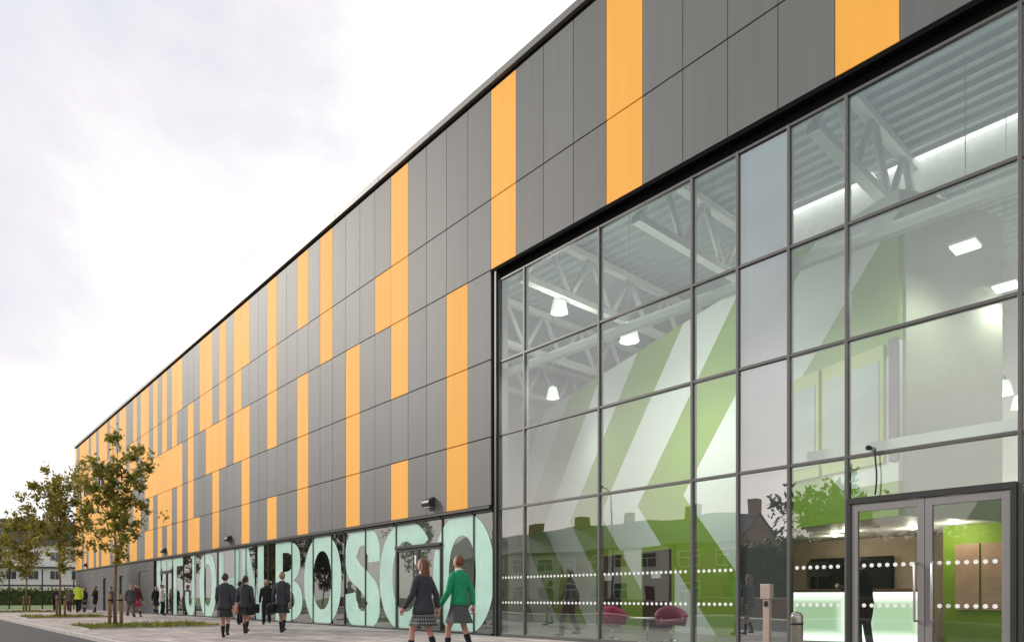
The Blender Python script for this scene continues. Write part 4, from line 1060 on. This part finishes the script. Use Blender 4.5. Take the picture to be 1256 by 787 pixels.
def person(loc, face, H, lb, top='blazer', bottom='skirt', bmat='darkskirt', hair='brownhair', hairstyle='short', stride=.18, skin='skin', socks='blackcloth', arms=None, lean=0, legmat=None, group=None, female=True):
    """loc: x, y on the ground; face: heading angle (0 = towards +X). Local front is -Y."""
    k = H / 1.72
    o = empty('person', (loc[0], loc[1], loc[2] if len(loc) > 2 else 0), face + R(90)); o.scale = (k, k, k)
    tag(o, lb, 'person', group)
    S = M[skin]; sw = .165 if female else .185
    hl, hr = stride, -stride
    def leg(s, f):
        hip = Vector((s * .085, 0, .88)); ank = Vector((s * .085, -f * 1.0, .085 + (.07 if f < 0 else 0)))
        knee = (hip + ank) / 2 + Vector((0, -.045 - abs(f) * .12, .02)); return hip, knee, ank
    LL = {1: leg(1, hl), -1: leg(-1, hr)}
    le = lean
    def tz(p): # forward lean above the hips
        p = Vector(p); return Vector((p.x, p.y - max(0, p.z - .9) * le, p.z))
    def arm(s):
        sh = tz((s * sw, .0, 1.40))
        a = (arms or {}).get(s, 'swing')
        if a == 'swing':
            f = -s * stride * .8; el = sh + Vector((s * .05, f * .5 + .03, -.28)); wr = el + Vector((s * .01, f * .6 - .08, -.235))
        elif a == 'fold':
            el = sh + Vector((s * .05, -.04, -.27)); wr = el + Vector((-s * .16, -.19, .05))
        elif a == 'carry':
            el = sh + Vector((s * .07, .03, -.28)); wr = el + Vector((s * .02, -.05, -.24))
        elif a == 'reach':
            el = sh + Vector((s * .05, -.14, -.24)); wr = el + Vector((-s * .03, -.22, .06))
        elif a == 'strap':
            el = sh + Vector((s * .09, -.02, -.26)); wr = el + Vector((-s * .07, -.15, .18))
        return sh, el, wr
    A = {s: arm(s) for s in (1, -1)}
    # body: one skinned surface
    V = [Vector((0, 0, .93)), tz((0, .01, 1.12)), tz((0, .01, 1.30)), tz((0, .015, 1.43)), tz((0, .0, 1.50)), tz((0, -.01, 1.56))]
    Rd = [(.125, .10), (.11, .085), (.135, .095), (.065, .055), .05, .05]
    E = [(0, 1), (1, 2), (2, 3), (3, 4), (4, 5)]
    for s in (1, -1):
        b0 = len(V); V += [A[s][0], (A[s][0] + A[s][1]) / 2, A[s][1], (A[s][1] * .55 + A[s][2] * .45), A[s][2]]; Rd += [.043, .042, .038, .036, .026]
        E += [(3, b0)] + [(b0 + i, b0 + i + 1) for i in range(4)]
        b0 = len(V); h_, k_, a_ = LL[s]; V += [h_, (h_ + k_) / 2, k_, k_.lerp(a_, .35), a_, a_ + Vector((0, -.12, -.05))]; Rd += [.088, .075, .054, .055, .036, .032]
        E += [(0, b0)] + [(b0 + i, b0 + i + 1) for i in range(5)]
    vs, fs = skin_mesh([tuple(v) for v in V], E, Rd, 0)
    B = MB(); B.mesh(vs, fs, S, True)
    hc = tz((0, -.015, 1.632))
    def hf(p, q):
        if p.z < 0: q = Vector((q.x * (1 + .28 * p.z), q.y * (1 + .12 * p.z) - .012 * -p.z, q.z))
        if p.y < -.75 and abs(p.x) < .25 and -.35 < p.z < .15: q.y -= .018
        return q
    B.ball(hc, (.078, .098, .118), S, 18, 14, hf)
    B.mesh([hc + Vector(v) for v in ((0, -.098, .02), (-.014, -.098, -.03), (.014, -.098, -.03), (0, -.122, -.026))], [(0, 1, 3), (0, 3, 2), (1, 2, 3)], S, True)
    for s in (1, -1):
        B.ball(hc + Vector((s * .03, -.088, .012)), (.011, .008, .007), M['eye'], 8, 6)
        B.ball(hc + Vector((s * .078, .01, -.005)), (.012, .02, .03), S, 8, 6)
    B.ball(hc + Vector((0, -.088, -.055)), (.024, .008, .008), M['lip'], 8, 6)
    for s in (1, -1):   # hands: palm, four fingers, thumb
        el, wr = A[s][1], A[s][2]; d = (wr - el).normalized(); side = Vector((s, 0, 0)); fw = d.cross(side).normalized()
        if fw.y > 0: fw = -fw
        nrm = d.cross(fw).normalized()
        B.tube([wr, wr + d * .05, wr + d * .09], [(.022, .03), (.016, .042), (.014, .04)], S, 10)
        cl = nrm * (-s if nrm.x * s > 0 else s) * 1.0
        cl = -nrm if nrm.dot(side) > 0 else nrm
        for j, (off, ln) in enumerate(((-.030, .062), (-.010, .074), (.010, .078), (.030, .070))):
            p0 = wr + d * .085 + fw * off; p1 = p0 + d * ln * .45 + cl * .008; p2 = p1 + d * ln * .3 + cl * .02; p3 = p2 + d * ln * .15 + cl * .022
            B.tube([p0, p1, p2, p3], [.0095, .009, .008, .006], S, 6)
        p0 = wr + d * .03 + fw * .03; p1 = p0 + d * .03 + fw * .022 + cl * .012; p2 = p1 + d * .035 + fw * .004 + cl * .012
        B.tube([p0, p1, p2], [.012, .011, .008], S, 6)
    body = B.build('body', o)
    # shoes
    for s in (1, -1):
        a_ = LL[s][2]; b = MB()
        def sf(p, q):
            q = Vector(q)
            if q.z < -.03: q.z = -.03 - (q.z + .03) * -.15
            return q
        b.ball(a_ + Vector((0, -.06, -.038)), (.042, .125, .05), M['black'], 14, 10, sf); b.build('shoe', o)
        if socks:
            b = MB(); kn, an = LL[s][1], LL[s][2]; m1 = kn.lerp(an, .42)
            b.tube([m1, kn.lerp(an, .6), kn.lerp(an, .85), an], [.058, .053, .043, .038], M[socks], 12); b.build('sock', o)
    # lower clothes
    if bottom == 'skirt':
        b = MB(); L0 = .58; rings = []
        spread = abs(stride) * .35
        for i in range(7):
            f = i / 6; z = 1.02 - (1.02 - L0) * f; g_ = f ** 1.5; rings.append(ell(0, 0, z, .145 + .065 * g_, .122 + (.07 + spread) * g_, 48, .95, .05 * f))
        b.loft(rings, M[bmat], cap=False); b.build('skirt', o)
    else:
        b = MB()
        b.loft([ell(0, 0, 1.0, .14, .115), ell(0, 0, .9, .165, .125), ell(0, 0, .80, .15, .12)], M[bmat])
        for s in (1, -1):
            h_, k_, a_ = LL[s]
            if bottom == 'trousers': pts = [h_ + Vector((0, 0, .03)), h_.lerp(k_, .5), k_, k_.lerp(a_, .5), a_ + Vector((0, .01, .0))]; rr = [.102, .092, .074, .068, .066]
            else: pts = [h_ + Vector((0, 0, .03)), h_.lerp(k_, .5), h_.lerp(k_, .92)]; rr = [.105, .10, .095]
            b.tube(pts, rr, M[bmat], 16)
        b.build('trousers' if bottom == 'trousers' else 'shorts', o)
    # upper clothes
    b = MB(); coat = top in ('blazer', 'greycloth', 'hivis', 'whitecloth', 'olivecloth'); hem = .79 if coat else .89
    rings = []
    prof = ([(hem, .205, .178), (.86, .200, .168), (.94, .182, .148)] if coat else [(hem, .172, .148), (.96, .160, .136)]) + [(1.06, .155, .126), (1.20, .168, .130), (1.32, .185, .130), (1.40, .188, .112), (1.445, .150, .088), (1.475, .100, .072), (1.50, .066, .064)]
    for z, rx, ry in prof:
        p = tz((0, .008, z)); rings.append(ell(p.x, p.y, z, rx * (sw / .175 if z > 1.25 else 1), ry, 24, .9, .012 if z < 1.3 else 0))
    b.loft(rings, M[top])
    b.build('jacket' if coat else 'jumper', o)
    b = MB(); p = tz((0, .0, 1.5)); b.loft([ell(p.x, p.y, 1.487, .072, .070, 16), ell(p.x, p.y - .004, 1.512, .066, .064, 16), ell(p.x, p.y - .006, 1.535, .058, .058, 16)], M['whitecloth'] if top in ('blazer', 'greycloth', 'greenjersey') else M[top], cap=False); b.build('collar', o)
    for s in (1, -1):
        b = MB(); sh, el, wr = A[s]
        b.tube([sh + Vector((-s * .075, 0, .018)), sh + Vector((-s * .02, 0, .002)), sh + Vector((s * .012, 0, -.045)), sh.lerp(el, .5), el.lerp(sh, .12), el, el.lerp(wr, .2), el.lerp(wr, .6), wr + (el - wr) * .03], [.042, .064, .070, .061, .056, .054, .054, .048, .042], M[top], 14); b.build('sleeve', o)
    # hair
    b = MB(); hm = M[hair]
    def hcap(p, q):
        if p.y < -.25 and p.z < .45: q = q * .86
        elif p.z < -.35: q = Vector((q.x * .9, q.y, q.z * .8))
        return q
    b.ball(hc + Vector((0, .012, .014)), (.090, .108, .122), hm, 18, 14, hcap)
    if hairstyle == 'long':
        rings = []
        for z, rx, ry, yo in ((.05, .085, .06, .05), (-.05, .09, .055, .06), (-.15, .10, .05, .065), (-.24, .10, .042, .075), (-.31, .07, .025, .08)):
            rings.append(ell(hc.x, hc.y + yo, hc.z + z, rx, ry, 16, .9, .06))
        b.loft(rings, hm)
    elif hairstyle == 'ponytail':
        b.tube([hc + Vector((0, .09, .05)), hc + Vector((0, .15, .03)), hc + Vector((0, .16, -.08)), hc + Vector((0, .14, -.2))], [.03, .042, .035, .01], hm, 10)
    elif hairstyle == 'bun':
        b.ball(hc + Vector((0, .10, .06)), .05, hm)
    b.build('hair', o)
    return o, A
def hand_world(o, A, s):
    bpy.context.view_layer.update(); return o.matrix_world @ (A[s][2] + Vector((0, 0, -.08)))
def carry_bag(o, A, s, m, size, lb, name='shoulder_bag', drop=.1):
    p = hand_world(o, A, s); b = MB(); w_, d_, h_ = size
    g = empty(name, p, o.rotation_euler.z); tag(g, lb, 'bag')
    rings = []
    for z, q in ((-drop - h_, .82), (-drop - h_ * .9, 1.0), (-drop - h_ * .4, 1.04), (-drop - h_ * .08, .95), (-drop, .72)):
        rings.append(ell(0, 0, z, d_ / 2 * q, w_ / 2 * q, 20, .55))
    b.loft(rings, M[m]); b.build('bag_body', g)
    b = MB(); b.tube([(0, -w_ * .22, -drop - .01), (0, -w_ * .15, -drop * .2), (0, 0, .0), (0, w_ * .15, -drop * .2), (0, w_ * .22, -drop - .01)], .012, M['black'], 8); b.build('bag_handle', g)
    return g
def gp(px, py, dx=0, dy=0): x, y = ground_at(px, py); return (x + dx, y + dy)
AWAY = math.atan2(math.sin(TH), -math.cos(TH))     # heading straight away from the lens
def toward(a, b): return math.atan2(b[1] - a[1], b[0] - a[0])

p = gp(276, 782); person(p, AWAY + .15, 1.60, 'pupil seen from behind in a long dark blazer, dark skirt and black socks', stride=.13, hair='brownhair', group='people in front of the school')
p = gp(301, 777); oB, aB = person(p, AWAY - .1, 1.60, 'pupil in a blazer walking with a pink bag, beside the one in a long blazer', stride=.12, hair='brownhair', hairstyle='ponytail', arms={-1: 'carry', 1: 'carry'}, group='people in front of the school')
# left side of the picture is local +x when seen from behind
carry_bag(oB, aB, 1, 'pinkbag', (.42, .17, .34), 'soft pink shoulder bag held by the pupil in the blazer', drop=-.14)
carry_bag(oB, aB, -1, 'blackcloth', (.44, .2, .26), 'black bag held by the pupil who also has a pink bag', drop=-.10)
p = gp(294, 766); person(p, AWAY, 1.6, 'dark clothed pupil mostly hidden between the two blazered pupils', top='blackcloth', bottom='trousers', bmat='blackcloth', hair='darkhair', stride=.1, group='people in front of the school')
p = gp(327, 766); person(p, AWAY + .5, 1.66, 'pupil all in black with fair hair walking before the mint letters', top='blackcloth', bottom='trousers', bmat='blackcloth', hair='fairhair', stride=.15, skin='skin2', group='people in front of the school')
p = gp(346, 776); oE, aE = person(p, AWAY - .05, 1.72, 'taller pupil in blazer and skirt with a black holdall, nearest the large B', stride=.14, hair='fairhair', arms={1: 'carry', -1: 'swing'}, group='people in front of the school')
carry_bag(oE, aE, 1, 'blackcloth', (.62, .26, .28), 'large black sports holdall held by the taller pupil', 'holdall', drop=-.06)
# the two in front
def at_depth(px, Z):
    Xc = (px - 628) / F * Z; return (-Z * math.cos(TH) + Xc * math.sin(TH), -D + Z * math.sin(TH) + Xc * math.cos(TH))
p = at_depth(519, 11.4); oF, aF = person(p, R(195), 1.64, 'girl in dark blazer and grey checked skirt walking past the letter C', top='blazer', bottom='skirt', bmat='plaid', hair='redhair', hairstyle='long', stride=.22, socks='blackcloth', skin='skin2', group='people in front of the school')
p = at_depth(563, 11.9); oG, aG = person(p, R(190), 1.72, 'auburn haired pupil in a bright green top walking past the last letter O', top='greenjersey', bottom='skirt', bmat='greycloth', hair='redhair', hairstyle='short', stride=.2, skin='skin2', group='people in front of the school')
# by the doors and the far group
p = gp(199, 754.2); person(p, R(60), 1.74, 'adult in a white jacket and dark trousers at the window', top='whitecloth', bottom='trousers', bmat='blackcloth', hair='redhair', hairstyle='bun', stride=.03, arms={1: 'fold', -1: 'fold'}, group='people in front of the school')
p = gp(191.5, 753.4); person(p, R(-10), 1.66, 'person in black with a dark skirt half behind the white jacket', top='blackcloth', bottom='skirt', bmat='navy', hair='darkhair', stride=.03, group='people in front of the school')
p = gp(160, 756.6); person(p, R(20), 1.68, 'pupil in a grey jacket beside the red skirt', top='greycloth', bottom='trousers', bmat='olivecloth', hair='fairhair', stride=.14, skin='skin2', group='people in front of the school')
p = gp(168, 756.2); oI, aI = person(p, R(20), 1.68, 'pupil in a maroon top and bright red skirt near the louvred doors', top='maroon', bottom='skirt', bmat='redcloth', hair='darkhair', hairstyle='long', stride=.16, group='people in front of the school')
p = gp(136, 750.6); person(p, R(-80), 1.76, 'person in a long grey jacket half hidden by the nearest tree trunk', top='greycloth', bottom='skirt', bmat='darkskirt', hair='darkhair', stride=.04, group='people in front of the school')
p = gp(117, 750.4); person(p, R(-70), 1.80, 'man in black shirt and black shorts with arms folded by the grey wall', top='blackcloth', bottom='shorts', bmat='blackcloth', hair='darkhair', stride=.04, arms={1: 'fold', -1: 'fold'}, female=False, group='people in front of the school')
p = gp(96, 751); person(p, R(160), 1.95, 'adult in a bright lime safety jacket among the far group', top='hivis', bottom='trousers', bmat='blackcloth', hair='fairhair', stride=.16, arms={1: 'reach', -1: 'swing'}, female=False, skin='skin2', group='people in front of the school')
p = gp(104, 750.2); person(p, R(-60), 1.7, 'person in dark clothes behind the lime safety jacket', top='blackcloth', bottom='shorts', bmat='navy', hair='brownhair', stride=.05, group='people in front of the school')
p = gp(85, 750.6); person(p, R(-20), 1.66, 'person in an olive brown coat just past the second tree', top='olivecloth', bottom='trousers', bmat='maroon', hair='brownhair', stride=.08, group='people in front of the school')
p = gp(68, 749.6); person(p, R(-30), 1.7, 'person in dark clothes standing by the fence end', top='navy', bottom='trousers', bmat='blackcloth', hair='darkhair', stride=.05, group='people in front of the school')
# inside
p = at_depth(1060, 12.8); person(p, AWAY + .3, 1.74, 'man in a black jacket leaning on the glowing reception desk', top='blackcloth', bottom='trousers', bmat='blackcloth', hair='darkhair', stride=.04, arms={1: 'reach', -1: 'reach'}, lean=.06, female=False)
p = at_depth(699, 17.6); person(p, R(200), 1.72, 'person in dark clothes walking inside behind the lobby glass', top='blackcloth', bottom='trousers', bmat='blackcloth', hair='darkhair', stride=.2)
